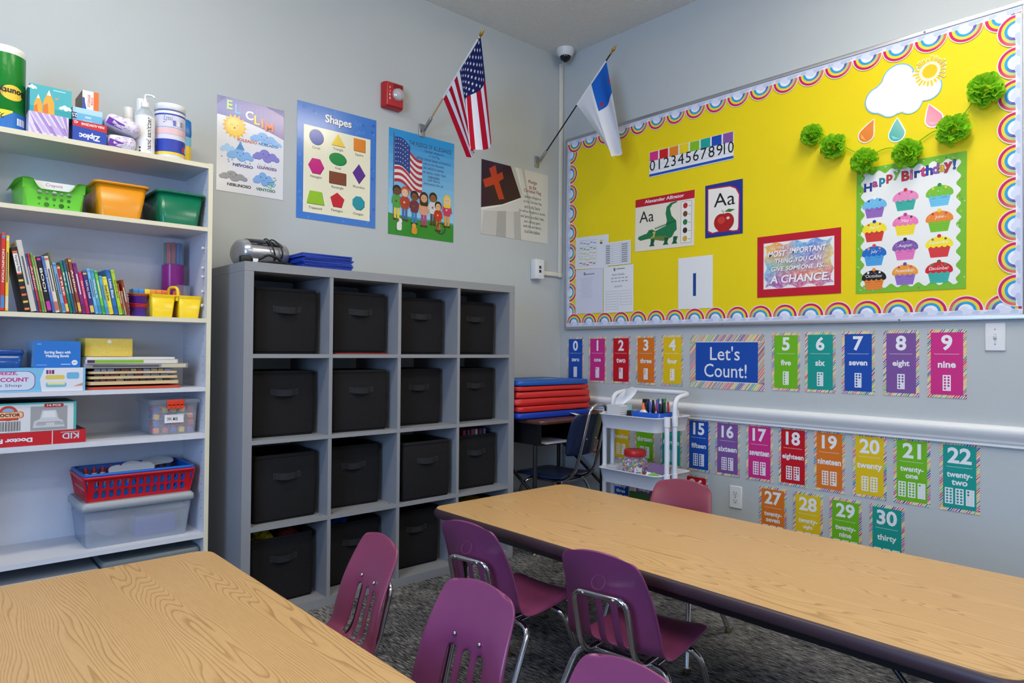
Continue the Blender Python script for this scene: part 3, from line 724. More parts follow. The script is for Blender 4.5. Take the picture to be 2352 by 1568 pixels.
# --- data jack box, conduit, camera
IVORY = mat('ivory_plastic', C(226,222,206), rough=.4)
t = thing('data_jack_box', 'white network jack box on the wall beside the corner conduit', 'jack box', (-.240,-.001,1.637), ON_A)
b = MB(); b.rbox(-.038,.038,-.062,.062,0,.050, r=.004); b.build('housing', WHITE, t)
for k, (y, c) in enumerate(((.012,C(24,50,110)),(-.014,C(20,20,24)))):
    b = MB(); b.box(-.009,.009,y-.009,y+.009,.050,.0512); b.build('socket', mat('jack_%d'%k, c, rough=.4), t)
b = MB()
for y in (.045,-.045): b.lathe([(.003,.05),(.003,.0508)],8,M=T(0,y,0)); 
tag(b.build('screw_heads', STEEL, t), kind='stuff')
t = thing('cable_conduit', 'cream cable conduit running up the room corner', 'conduit', (0,-.001,0), ON_A)
b = MB(); b.rbox(-.034,-.004,1.636,3.02,0,.018, r=.003); b.build('upright_channel', IVORY, t)
b = MB(); b.rbox(-.199,-.0345,1.606,1.634,0,.018, r=.003); b.build('side_channel', IVORY, t)
b = MB(); b.rbox(-.038,-.002,1.603,1.6355,0,.0195, r=.003); b.build('elbow', IVORY, t)
t = thing('dome_camera', 'small white dome camera under the ceiling corner', 'security camera', (-.085,-.11,H), (PI,0,0))
b = MB(); b.lathe([(.058,.001),(.058,.012),(.050,.034),(.040,.050)],24); b.build('base', WHITE, t)
b = MB(); b.lathe([(.036,.046),(.036,.055),(.028,.070),(.014,.079),(.002,.081)],20,M=Matrix.Rotation(.0,4,'X')); b.build('dome', mat('smoked_dome', C(14,14,18), rough=.08), t)
b = MB(); b.lathe([(.012,.079),(.012,.083),(.006,.084)],12); b.build('lens', mat('lens_black', C(4,4,6), rough=.05), t)

# --- flags on slanted poles
WOODP = mat('varnished_dowel', C(190,150,95), rough=.4); GOLD = mat('gilt_tip', C(190,150,60), rough=.3, metal=.9)
def flag(label, m0, m1, h0, h1, e0, e1, polem, colour, extra, amp, seed):
    """m0-m1 pole, h0-h1 hoist edge on the pole, e0/e1 fly corners hanging below"""
    t = thing('wall_flag', label, 'flag', m0)
    M0 = Vector(m0); d = Vector(m1)-M0; ln = d.length; dn = d.normalized()
    b = MB(); b.tube([dn*.02, dn*(ln-.05)], .0042, 10); b.build('pole', polem, t)
    q = dn.to_track_quat('Z','Y').to_matrix().to_4x4(); q.translation = dn*(ln-.055)
    b = MB(); b.lathe([(.005,0),(.007,.006),(.004,.012),(.006,.018),(.010,.028),(.007,.042),(.0008,.060)],10,M=q); b.build('spear_tip', GOLD, t)
    q2 = dn.to_track_quat('Z','Y').to_matrix().to_4x4(); q2.translation = dn*.0
    b = MB(); b.lathe([(.010,-.005),(.010,.075),(.007,.08)],12,M=q2); br = b.build('bracket', STEEL, t)
    b = MB(); b.rbox(-.018,.018,.022,.0285,-.035,.035, r=.002); b.build('wall_plate', STEEL, br)
    h0, h1, e0, e1 = [Vector(v)-M0 for v in (h0,h1,e0,e1)]
    ns, nt = 52, 36
    def pos(s, u):
        a = h0.lerp(h1, s); e = e0.lerp(e1, s)
        p_ = a.lerp(e, u); g = u**.7
        ph = seed
        p_.x += amp*g*math.sin(2*PI*1.25*s+ph) + .35*amp*g*math.sin(2*PI*2.6*s+1.3*ph)
        p_.y += .55*amp*g*math.sin(2*PI*1.25*s+ph+1.2)
        p_.z -= .02*math.sin(PI*s)*g
        return p_
    V = []; 
    for i in range(ns+1):
        for j in range(nt+1): V.append(pos(i/ns,j/nt))
    b = MB(); m = nt+1
    for i in range(ns):
        for j in range(nt):
            b.add([V[i*m+j],V[(i+1)*m+j],V[(i+1)*m+j+1],V[i*m+j+1]], [(0,1,2,3)], colour((i+.5)/ns,(j+.5)/nt), 0, True)
    me = b.build('cloth', FABRIC, t)
    bm = bmesh.new(); bm.from_mesh(me.data); bmesh.ops.remove_doubles(bm, verts=bm.verts, dist=1e-5); bm.to_mesh(me.data); bm.free()
    if extra: extra(t, me, pos)
    b = MB(); b.tube([h0.lerp(h1,k/8) for k in range(9)], .0055, 8); b.build('hoist_sleeve', mat('white_canvas', C(225,225,225), rough=.9), me)
    return t
def us_col(s, u):
    if s > 6/13 and u < .42: return C(30,36,84)
    k = int((1-s)*13); return (C(178,24,44),C(226,226,230))[k%2]
def us_stars(t, me, pos):
    b = MB()
    for r_ in range(9):
        for k in range(6 if r_%2==0 else 5):
            sc = 6/13+.05+(1-6/13-.1)*(r_/8); uc = .035+.35*((k+(.0 if r_%2==0 else .5))/5)
            for side in (-1,1):
                pts = []
                for x,y in star(0,0,1,.42):
                    s_, u_ = sc+y*.020, uc+x*.020
                    P0 = pos(s_,u_); nrm = (pos(s_+.01,u_)-P0).cross(pos(s_,u_+.01)-P0).normalized()
                    pts.append(P0+nrm*.0011*side)
                b.add(pts, [tuple(range(10))], C(228,228,232))
    b.build('stars', FABRIC, me)
flag('stars and stripes flag on a slanted wooden pole', (-1.122,-.03,2.335), (-1.122,-.535,2.715), (-1.122,-.200,2.463), (-1.122,-.509,2.695), (-1.105,-.365,2.128), (-1.11,-.560,2.150), WOODP, us_col, us_stars, .040, .6)
def ch_col(s, u):
    if s > .5 and u < .40:
        ds, du = (s-.72), (u-.2)
        if (s-.60)**2+(u-.33)**2*.6 < .0007 or (s-.96)**2+(u-.22)**2*.6 < .0007: return C(190,40,60)
        return C(36,100,190)
    return C(226,226,228)
flag('white flag with blue corner on a black pole in the room corner', (-.23,-.03,2.331), (-.23,-.648,2.872), (-.23,-.347,2.609), (-.23,-.575,2.806), (-.22,-.615,2.230), (-.225,-.680,2.290), mat('black_dowel', C(18,18,20), rough=.4), ch_col, None, .034, 2.2)

# ================================================================ bulletin board on the right wall
BY0, BY1, BZ0, BZ1 = -.055, -2.530, 1.258, 2.508      # outer frame
ALU = mat('brushed_aluminium_frame', C(188,188,190), rough=.38, metal=.85)
bd = thing('bulletin_board', 'large yellow bulletin board with rainbow cloud border', 'bulletin board', (0,BY0,BZ0), ON_B)
BW, BH = BY0-BY1, BZ1-BZ0
YEL = mat('yellow_paper_backing', C(238,212,10), rough=.55, noise=(3,.03), bump=(7,.28), spec=.3)
b = MB(); b.box(.016,BW-.016,.016,BH-.016,.001,.014); b.build('paper_backing', YEL, bd)
for a in ((0,BW,0,.018),(0,BW,BH-.018,BH),(0,.018,.018,BH-.018),(BW-.018,BW,.018,BH-.018)):
    b = MB(); b.rbox(a[0],a[1],a[2],a[3],.001,.021, r=.002); f = b.build('frame_rail', ALU, bd)
for x, y in ((.31,.009),(1.16,.009),(2.016,.009),(2.114,BH-.009),(1.2,BH-.009),(.35,BH-.009)):
    b = MB(); b.lathe([(.005,.0205),(.005,.0215),(.0025,.0225)],10,M=T(x,y)); b.build('screw', STEEL, bd)
# rainbow scallops: one shared mesh; local x along the border, y into the board
PITCH = .1285
def scallop():
    b = MB(); R = PITCH/2; cy = .022; th = .0006
    out = [(-R,0),(R,0),(R,cy)]+[(R*math.cos(a),cy+R*.96*math.sin(a)) for a in [PI*k/20 for k in range(1,20)]]+[(-R,cy)]
    b.prism(out, 0, th, C(236,234,236)); b.w = th
    def mix(a,c,t): return tuple(x*(1-t)+y*t for x,y in zip(a,c))
    for ro, ri, c0, c1 in ((.945,.775,C(232,110,90),C(205,20,100)),(.775,.60,C(150,200,150),C(240,210,50)),(.60,.43,C(110,60,160),C(40,160,215))):
        b.w += b.L
        for k in range(18):
            a0, a1 = PI-PI*k/18, PI-PI*(k+1)/18; t = min(1, k/7)
            b.add([(R*q*math.cos(a),cy+R*.96*q*math.sin(a),b.w) for q,a in ((ro,a0),(ri,a0),(ri,a1),(ro,a1))], [(0,1,2,3)], mix(c0,c1,t))
    b.poly([(R*.43*math.cos(PI*k/14),cy+R*.41*math.sin(PI*k/14)) for k in range(15)], C(238,238,244))
    for k_, (x, y, r) in enumerate(((-.046,.006,.015),(-.006,.020,.020),(-.026,.010,.017),(.018,.012,.018),(.038,.006,.017),(.058,.006,.012),(-.060,.004,.012),(.0,.004,.014))):
        b.poly([(max(-R,min(R,px)),max(0,py)) for px,py in ell(x,y,r,r*.9,16)], (C(190,200,226),C(216,220,238))[k_%2], True)
    b.rect(-R,0,R,.007, C(204,210,230)); return b
sc0 = None; zt = .0145
def put(x, y, a, dz):
    global sc0
    if sc0 is None: sc0 = scallop().build('rainbow_scallop', PAPER, bd); o = sc0
    else: o = sc0.copy(); COL.objects.link(o)
    o.location = (x,y,zt+dz); o.rotation_euler = (0,0,a)
nb = 19; pb = (BW-.036)/nb
for k in range(nb):
    put(.018+(k+.5)*pb, .0185, 0, .0012+.00004*(k%2)); put(.018+(k+.5)*pb, BH-.0185, PI, .0022+.00004*(k%2))
nv_ = 9; pv = (BH-.036-.06)/nv_
for k in range(nv_):
    put(.0185, .05+(k+.5)*pv, -PI/2, .0002+.00004*(k%2)); put(BW-.0185, .05+(k+.5)*pv, PI/2, .0032+.00004*(k%2))
OFF = .0156
def bsheet(name, label, cat, y, z, w, h, col, m=None, group=None, tilt=0, off=OFF): return sheet(name, label, cat, 'B', y, z, w, h, col, m, group, tilt, off)

# numeral strip
w, h = .541, .148
o = bsheet('number_strip', 'number line strip from 0 to 10 with coloured squares', 'number strip', -.727, 2.136, w, h, C(232,232,232)); p = pr()
cs = [C(214,50,130),C(205,25,35),C(230,130,35),C(236,206,30),C(130,190,30),C(25,160,150),C(25,75,175),C(135,85,160)]
for k in range(8): p.rect(.003+k*.068,h-.055,.062+k*.068,h-.002, cs[k], k==0)
p.rect(0,.004,w,.018,C(30,80,180)); p.build('colour_blocks', PAPER, o)
p = pr(.001)
for y in (.036,.066,.096): p.stroke([(0,y),(w,y)], .0009, C(130,130,140))
for k, s_ in enumerate(['0','1','2','3','4','5','6','7','8','9','10']): p.text(s_, .022+k*.0485+(.006 if k==10 else 0), .066, .060, C(24,24,26), wmax=.04 if k<10 else .058)
p.build('numerals', PAPER, o)
# alligator card
w, h = .405, .308
o = bsheet('alligator_card', 'alphabet card with green alligator and red heading', 'alphabet card', -.625, 1.711, w, h, C(236,226,206), tilt=-.012); p = pr()
p.rect(0,h-.046,w,h, C(190,24,44)); p.rect(w-.087,.02,w-.018,h-.055, C(60,50,50)); p.rect(w-.0855,.0215,w-.0195,h-.0565, C(240,236,226)); p.build('panels', PAPER, o)
p = pr(.0011); p.text('Alexander Alligator', w*.5,h-.023,.026, C(240,238,236), w=.27, bold=.02); p.text('Aa', .082,.200,.066, C(36,34,36), wmax=.115)
p.build('lettering', PAPER, o)
p = pr(.0011); G1, G2, G3 = C(34,120,72), C(24,92,56), C(110,130,60)
p.poly([(.21,.10),(.225,.16),(.215,.20),(.222,.238),(.25,.258),(.29,.262),(.292,.255),(.262,.247),(.245,.225),(.255,.185),(.288,.15),(.292,.10),(.25,.07)], G1)
p.poly([(.02,.075),(.03,.088),(.085,.10),(.10,.118),(.125,.12),(.145,.108),(.20,.125),(.27,.145),(.29,.11),(.26,.062),(.20,.045),(.14,.058),(.10,.068),(.04,.062)], G1)
p.poly([(.10,.068),(.14,.058),(.20,.045),(.25,.058),(.22,.072),(.15,.078)], G3); p.poly([(.125,.105),(.148,.105),(.14,.075),(.105,.066),(.135,.085)], C(200,190,80))
for x in (.115,.21,.27): p.poly([(x,.065),(x+.03,.062),(x+.02,.035),(x+.028,.022),(x-.012,.022),(x-.002,.036)], G2)
p.poly(ell(.118,.105,.005,n=8), C(20,40,24)); p.w += p.L
for k in range(14): p.poly([(.14+k*.0105,.118+.0022*k),(.147+k*.0105,.130+.0022*k),(.152+k*.0105,.119+.0022*k)], G2, False)
for k in range(22): p.stroke([(.05+k*.0105,.085+.012*math.sin(k*1.7)),(.055+k*.0105,.083+.012*math.sin(k*1.7))],.002,G2,False)
for k, c in enumerate((C(190,40,36),C(120,70,40),C(40,120,60),C(60,44,40),C(210,170,60))): p.poly(ell(w-.058,h-.080-k*.046,.015,.016,12), c)
for k in range(5): p.rect(w-.036,h-.086-k*.046,w-.024,h-.083-k*.046, C(120,116,112), False)
p.build('pictures', PAPER, o)
# apple card
w, h = .221, .285
o = bsheet('apple_card', 'alphabet card with a red apple in a blue frame', 'alphabet card', -1.101, 1.737, w, h, C(36,52,140), tilt=.004); p = pr()
p.poly([(.014,.03),(.04,.018),(.12,.028),(.165,.016),(.20,.014),(w-.02,.03),(w-.016,.21),(.185,.245),(.15,.262),(.014,.268)], C(190,30,70)); p.poly([(.019,.038),(.045,.024),(.12,.034),(.165,.022),(.19,.022),(w-.026,.036),(w-.022,.205),(.18,.24),(.148,.256),(.019,.262)], C(240,236,224)); p.build('white_panel', PAPER, o)
p = pr(.0011); p.text('Aa', .115,.195,.072, C(26,26,28), w=.125); p.build('lettering', PAPER, o)
p = pr(.0011); p.poly(ell(.095,.075,.042,.045,20), C(176,30,30)); p.poly(ell(.130,.075,.042,.045,20), C(176,30,30),False); p.poly(ell(.112,.06,.05,.04,20), C(176,30,30),False); p.poly(ell(.098,.085,.022,.02,14), C(205,60,50)); p.poly(ell(.137,.092,.010,.008,10), C(235,200,190))
p.stroke([(.112,.11),(.108,.130),(.100,.138)],.003,C(80,50,30)); p.poly([(.115,.128),(.14,.14),(.178,.132),(.15,.122)], C(70,110,50)); p.build('picture', PAPER, o)
# schedules on white paper
def lines(p, x0, x1, y0, y1, n, col=C(150,150,156), th=.0012, jit=0, seed=0):
    rn = random.Random(seed)
    for k in range(n):
        y = y0+(y1-y0)*k/max(1,n-1); p.stroke([(x0+rn.random()*jit,y),(x1-rn.random()*jit,y)], th, col, k==0)
PW = C(226,226,230)
o = bsheet('colour_schedule_sheet', 'white schedule sheet with small coloured bars, upper left of the papers', 'paper', -.144, 1.645, .273, .205, PW, tilt=-.03); p = pr()
lines(p,.03,.18,.02,.18,9); 
for x in (.03,.06,.09,.12,.15,.18): p.stroke([(x,.02),(x,.18)],.0008,C(160,160,168),False)
for r_, c in ((.165,C(110,120,200)),(.13,C(70,140,80)),(.10,C(225,215,60)),(.065,C(225,215,60)),(.035,C(170,60,50))):
    for k in range(5): p.rect(.04+k*.028,r_-.006*(k%3),.060+k*.028,r_+.005-.006*(k%3), c, False)
p.rect(.205,.15,.225,.175, C(230,200,60)); p.rect(.205,.15,.225,.160, C(40,80,160)); p.build('printed_table', PAPER, o)
o = bsheet('grid_sheet', 'white sheet with a three column table, upper right of the papers', 'paper', -.386, 1.645, .209, .143, PW, off=.0166); p = pr(); lines(p,.012,.197,.012,.13,10,C(120,120,126)); 
for x in (.012,.07,.13,.197): p.stroke([(x,.012),(x,.13)],.0008,C(140,140,146),False)
for k in range(9): p.rect(.018,.016+k*.013,.05,.021+k*.013, C(110,110,118), False); p.rect(.14,.016+k*.013,.185,.021+k*.013, C(120,120,126), False)
p.build('printed_table', PAPER, o)
o = bsheet('list_sheet', 'pale white sheet with crest and small list, lower left of the papers', 'paper', -.150, 1.358, .231, .280, C(214,214,226), off=.0162); p = pr(); p.rect(.075,.245,.16,.252, C(140,140,156)); p.poly([(.07,.262),(.085,.262),(.085,.248),(.0775,.240),(.07,.248)], C(130,130,150)); lines(p,.035,.15,.10,.225,16,C(168,168,180),.0012,.02,4); p.build('printed_list', PAPER, o)
o = bsheet('snack_schedule_sheet', 'white sheet headed Snack Schedule, lower right of the papers', 'paper', -.388, 1.355, .230, .284, C(230,230,230), off=.0172, tilt=.004); p = pr()
p.poly([(.078,.272),(.093,.272),(.093,.258),(.0855,.250),(.078,.258)], C(120,120,135)); p.rect(.10,.262,.165,.268, C(140,140,150)); p.text('Snack Schedule',.115,.232,.012,C(60,60,64),w=.095,shear=.2); p.text('DIS RATIO',.115,.158,.010,C(60,60,64),w=.06,shear=.2)
for y in (.208,.188):
    for k in range(5): p.rect(.06+k*.027,y,.078+k*.027,y+.004, C(110,110,116), k==0)
lines(p,.02,.115,.02,.13,8,C(140,140,146)); lines(p,.13,.215,.045,.13,6,C(140,140,146))
for x in (.02,.115,.13,.215): p.stroke([(x,.02 if x<.12 else .045),(x,.13)],.0008,C(140,140,146),False)
p.build('printed_text', PAPER, o)
o = bsheet('numeral_card', 'plain white card with a single dark blue bar', 'card', -.930, 1.357, .218, .286, C(232,232,230), tilt=.002); p = pr(); p.rect(.096,.070,.115,.195, C(28,70,140)); p.build('numeral', PAPER, o)
# motivational print on red paper
w, h = .416, .308
o = bsheet('quote_poster', 'rainbow watercolour quote mounted on red paper', 'poster', -1.404, 1.398, w, h, C(190,22,44)); p = pr()
p.rect(.034,.040,.385,.272, C(238,236,232)); p.build('white_sheet', PAPER, o)
WC = bpy.data.materials.new('watercolour_wash'); WC.use_nodes = True
N = WC.node_tree.nodes; L = WC.node_tree.links; P = N['Principled BSDF']; P.inputs['Roughness'].default_value = .55
at = N.new('ShaderNodeAttribute'); at.attribute_name = 'Col'; tc = N.new('ShaderNodeTexCoord'); nz = N.new('ShaderNodeTexNoise'); nz.inputs['Scale'].default_value = 60; L.new(tc.outputs['Object'], nz.inputs['Vector'])
mx = N.new('ShaderNodeMix'); mx.data_type = 'RGBA'; mx.inputs['B'].default_value = (.9,.88,.86,1); mr = N.new('ShaderNodeMapRange'); mr.inputs['From Min'].default_value = .4; mr.inputs['From Max'].default_value = .9; mr.inputs['To Max'].default_value = .7
L.new(nz.outputs['Fac'], mr.inputs['Value']); L.new(mr.outputs['Result'], mx.inputs['Factor']); L.new(at.outputs['Color'], mx.inputs['A']); L.new(mx.outputs['Result'], P.inputs['Base Color'])
b = MB(); nx, ny = 14, 9
rc = [[C(150,90,170),C(175,80,165),C(200,80,150),C(215,90,140),C(180,90,165)],[C(110,170,215),C(190,100,170),C(235,100,90),C(240,150,70),C(215,90,130)],[C(100,180,215),C(120,190,110),C(150,150,150),C(170,110,175),C(225,205,90)],[C(240,200,70),C(235,140,50),C(90,165,220),C(110,110,200),C(230,200,90)],[C(235,180,80),C(240,150,60),C(110,180,225),C(95,150,215),C(110,180,225)]]
def wcol(u,v):
    x, y = min(3.999,u*4), min(3.999,v*4); i, j = int(x), int(y); fx, fy = x-i, y-j
    f = lambda a,c,t: tuple(q*(1-t)+r*t for q,r in zip(a,c))
    return f(f(rc[j][i],rc[j][i+1],fx),f(rc[j+1][i],rc[j+1][i+1],fx),fy)
for i in range(nx):
    for j in range(ny):
        q = [(i/nx,j/ny),((i+1)/nx,j/ny),((i+1)/nx,(j+1)/ny),(i/nx,(j+1)/ny)]
        def jit(u,v):
            e = .010*math.sin(u*21+v*17); return (.044+u*.331+(e if u in (0,1) else 0), .048+v*.216+(e if v in (0,1) else 0), .00105)
        b.add([jit(u,v) for u,v in q], [(0,1,2,3)], tuple(wcol(u,v) for u,v in q))
b.build('watercolour', WC, o)
p = pr(.0012); wt = C(244,242,238)
for s_, x, y, hh, ww, sh in (('THE',.128,.242,.014,.034,.1),('MOST',.105,.214,.030,.095,.15),('IMPORTANT',.260,.222,.028,.180,.15),('THING',.140,.176,.024,.092,.15),('YOU CAN',.262,.178,.024,.130,.15),('GIVE',.108,.138,.022,.066,.15),('SOMEONE',.220,.138,.022,.140,.15),('IS...',.330,.140,.022,.055,.15),('A CHANCE.',.215,.086,.040,.295,.15)):
    p.text(s_, x+.002, y-.002, hh, C(120,80,130), w=ww, bold=.05, shear=sh); p.text(s_, x, y, hh, wt, w=ww, bold=.03, shear=sh)
p.build('lettering', PAPER, o)
# birthday poster
w, h = .434, .567
o = bsheet('birthday_poster', 'Happy Birthday poster with twelve month cupcakes and green sprinkle border', 'poster', -1.886, 1.392, w, h, C(120,185,50), tilt=-.006); p = pr(); rn = random.Random(11); p.w += p.L
for k in range(230):
    x, y = rn.uniform(.006,w-.006), rn.uniform(.006,h-.006)
    if .05 < x < w-.05 and .05 < y < h-.05: continue
    a = rn.random()*PI; dx, dy = .004*math.cos(a), .004*math.sin(a)
    p.stroke([(x-dx,y-dy),(x+dx,y+dy)], .0022, (C(240,240,240),C(235,225,90),C(200,60,50),C(40,120,110),C(240,240,240))[k%5], False)
pts = []
def edge(x0,y0,x1,y1,n):
    for k in range(n*6):
        t = k/(n*6); d = .009*math.sin(t*n*2*PI); L_ = math.hypot(x1-x0,y1-y0); pts.append((x0+(x1-x0)*t-(y1-y0)/L_*d, y0+(y1-y0)*t+(x1-x0)/L_*d))
m_ = .028; edge(m_,m_,w-m_,m_,7); edge(w-m_,m_,w-m_,h-m_,9); edge(w-m_,h-m_,m_,h-m_,7); edge(m_,h-m_,m_,m_,9)
p.poly(pts, C(236,236,232)); BWZ = p.w+.0001; p.build('border', PAPER, o)
p = pr(BWZ)
hc = [C(40,60,150),C(190,60,140),C(30,130,170),C(205,50,50),C(120,190,50)]
for k, c in enumerate('Happy'): p.text(c, .050+k*.030, .478+.010*k-(.006 if c in 'py' else 0), .040 if c in 'Hpy' else .028, C(30,26,40), bold=.045); p.text(c, .050+k*.030, .478+.010*k-(.006 if c in 'py' else 0), .038 if c in 'Hpy' else .026, hc[k], bold=.02)
for k, c in enumerate('Birthday!'): 
    yy = .504+.002*k-(.007 if c=='y' else 0)+(-.005 if c in 'ra' else 0); hh = .028 if c in 'ra' else .042
    p.text(c, .205+k*.0232, yy, hh+.003, C(30,26,40), bold=.045); p.text(c, .205+k*.0232, yy, hh, [C(205,50,50),C(220,110,160),C(40,60,150),C(200,60,130),C(40,70,170),C(150,90,180),C(225,180,40),C(205,50,60),C(40,90,160)][k], bold=.02)
p.build('heading', PAPER, o)
cup = [('',C(110,185,225),C(150,105,185)),('',C(235,140,185),C(60,175,160)),('',C(120,190,50),C(110,195,230)),('April',C(245,225,40),C(215,60,50)),('May',C(235,125,180),C(245,220,50)),('June',C(235,135,50),C(120,190,45)),('July',C(30,105,190),C(75,160,220)),('August',C(130,90,165),C(230,120,185)),('September',C(245,225,40),C(215,60,60)),('October',C(24,22,24),C(230,130,50)),('November',C(235,155,55),C(145,110,190)),('December',C(205,35,45),C(60,175,160))]
dec = [C(240,240,240),C(215,40,70),C(40,140,60),C(40,60,160),C(190,60,150),C(240,210,50),C(215,70,90),C(40,36,40),C(200,40,60),C(235,140,40),C(120,70,160),C(120,80,50)]
for k, (nm, ic, cc_) in enumerate(cup):
    q = pr(BWZ); x = .078+(k%3)*.127+(.004 if k%3==2 else 0); y = .360-(k//3)*.108+(.015 if k%3 else 0)
    q.poly([(x-.044,y+.030),(x+.044,y+.030),(x+.032,y-.022),(x-.032,y-.022)], cc_)
    q.w += q.L
    for j in range(4): q.stroke([(x-.040+j*.002,y+.020-j*.010),(x+.040-j*.002,y+.020-j*.010)],.0008,tuple(v*.6 for v in cc_[:3])+(1,),False)
    ic_pts = [(x-.052,y+.026)]+[(x-.052+.104*t,y+.026-.007*abs(math.sin(t*5*PI))) for t in [i/30 for i in range(31)]]+[(x+.052*math.cos(a),y+.030+.036*math.sin(a)) for a in [PI*i/16 for i in range(1,16)]]
    q.poly(ic_pts, ic); q.poly(ell(x,y+.068,.008,.008,10), dec[k]); q.w += q.L
    for sx in (-1,1): q.poly(ell(x+sx*.024,y+.055,.005,.005,8), dec[(k+3)%12], False)
    rn = random.Random(k)
    for j in range(12): q.poly(ell(x+rn.uniform(-.04,.04),y+rn.uniform(.034,.058),.0012,n=5), C(245,240,235), False)
    if nm: q.text(nm, x, y+.040, .017 if any(c in nm for c in 'pyJg') else .014, C(244,240,236), wmax=.075, shear=.15)
    if k in (0,1,2,3,6,7,9,10): q.stroke([(x-.030+j*.004,y+.013+.002*math.sin(j*2.3)) for j in range(5)],.0012,C(60,50,60)); q.stroke([(x+.006+j*.004,y+.014+.002*math.sin(j*3.1)) for j in range(7)],.0012,C(60,50,60),False)
    q.build('cupcake', PAPER, o)
# cut-out cloud, sun and drops
def cutout(name, label, cat, y, z, pts, border, col, bw, off=OFF, shine=None, m=GLOSSY):
    b = MB(); b.prism(pts, 0, .0008, border); cx_ = sum(a for a,_ in pts)/len(pts); cy_ = sum(c for _,c in pts)/len(pts)
    b.w = .0008
    if col:
        n = len(pts); inner = []
        for i in range(n):
            a = Vector(pts[i-1]); c = Vector(pts[(i+1)%n]); t = (c-a); t = t.normalized() if t.length>1e-9 else Vector((1,0)); inner.append((pts[i][0]-t.y*bw, pts[i][1]+t.x*bw))
        b.poly(inner, col)
    o = b.build(name, m, None, (-off,y,z), ON_B); return tag(o, label, cat)
def arcs(cs):
    out = []
    for cx_,cy_,r,a0,a1,n in cs: out += [(cx_+r*math.cos(a0+(a1-a0)*i/n), cy_+r*math.sin(a0+(a1-a0)*i/n)) for i in range(n+1)]
    return out
cp = arcs([(-.07,-.005,.062,-2.4,-5.0+2.3,1)][:0]+[(.112,-.005,.055,-1.9,1.45,12),(.082,.058,.035,.6,2.5,7),(-.005,.065,.068,.35,3.0,12),(-.082,-.005,.062,1.75,4.6,12),(-.035,-.05,.045,3.9,5.3,8),(.045,-.055,.045,3.9,5.7,8)])
cutout('paper_cloud', 'white paper cloud with blue outline on the board', 'paper cut-out', -2.068, 2.262, cp, C(120,185,225), C(244,244,246), .005)
b = MB(); b.prism(ell(0,0,.034,n=24),0,.0008,C(246,240,200)); b.w = .0008; b.poly(ell(0,0,.029,n=24), C(232,196,24))
for k in range(22):
    a = 2*PI*k/22; ca, sa = math.cos(a), math.sin(a); r0, r1, hw = .037, .060+.008*((k*7)%3)/2, .0062
    q = [(r0*ca-hw*.75*sa*-1*-1, r0*sa+hw*.75*ca),(r0*ca+hw*.75*sa, r0*sa-hw*.75*ca),(r1*ca+hw*sa, r1*sa-hw*ca),(r1*ca-hw*sa, r1*sa+hw*ca)]
    q[0] = (r0*ca-hw*.75*sa, r0*sa+hw*.75*ca)
    b.prism(q[::1],0,.0008,C(246,240,200)); 
    ra, rb_ = r0+.004, r1-.003; hw -= .0022
    b.add([(ra*ca-hw*sa,ra*sa+hw*ca,.00085),(ra*ca+hw*sa,ra*sa-hw*ca,.00085),(rb_*ca+hw*sa,rb_*sa-hw*ca,.00085),(rb_*ca-hw*sa,rb_*sa+hw*ca,.00085)],[(0,1,2,3)],C(232,196,24))
b.prism(ell(0,0,.038,n=24),0,.0006,C(246,240,200))
tag(b.build('paper_sun', GLOSSY, None, (-OFF-.0012,-2.188,2.325), ON_B), 'yellow paper sun with white outlined rays', 'paper cut-out')
def drop(s): return arcs([(0,-.012,s,-PI*1.12,PI*.12,16)])+[(s*.5,s*.95),(s*.06,s*1.75),(-s*.5,s*.95)][:3]
for nm, y, z, c, r, lb in (('orange',-1.935,2.122,C(232,130,40),-.45,'orange paper raindrop between two green pompoms'),('teal',-2.058,2.098,C(30,165,160),0,'teal paper raindrop, middle of the three drops'),('pink',-2.200,2.128,C(232,60,120),.3,'pink paper raindrop beside the right pompoms')):
    o = cutout('paper_raindrop', lb, 'paper cut-out', y, z, drop(.036), C(244,240,236), c, .0045); o['group'] = 'paper raindrops'; o.rotation_euler = (PI/2, -r, -PI/2)
    p = pr(.0009); p.poly([(-.024,-.012),(-.014,-.030),(.012,-.034),(-.004,-.026)], tuple(min(1,v*1.5+.1) for v in c[:3])+(1,)); p.build('shine_mark', GLOSSY, o)
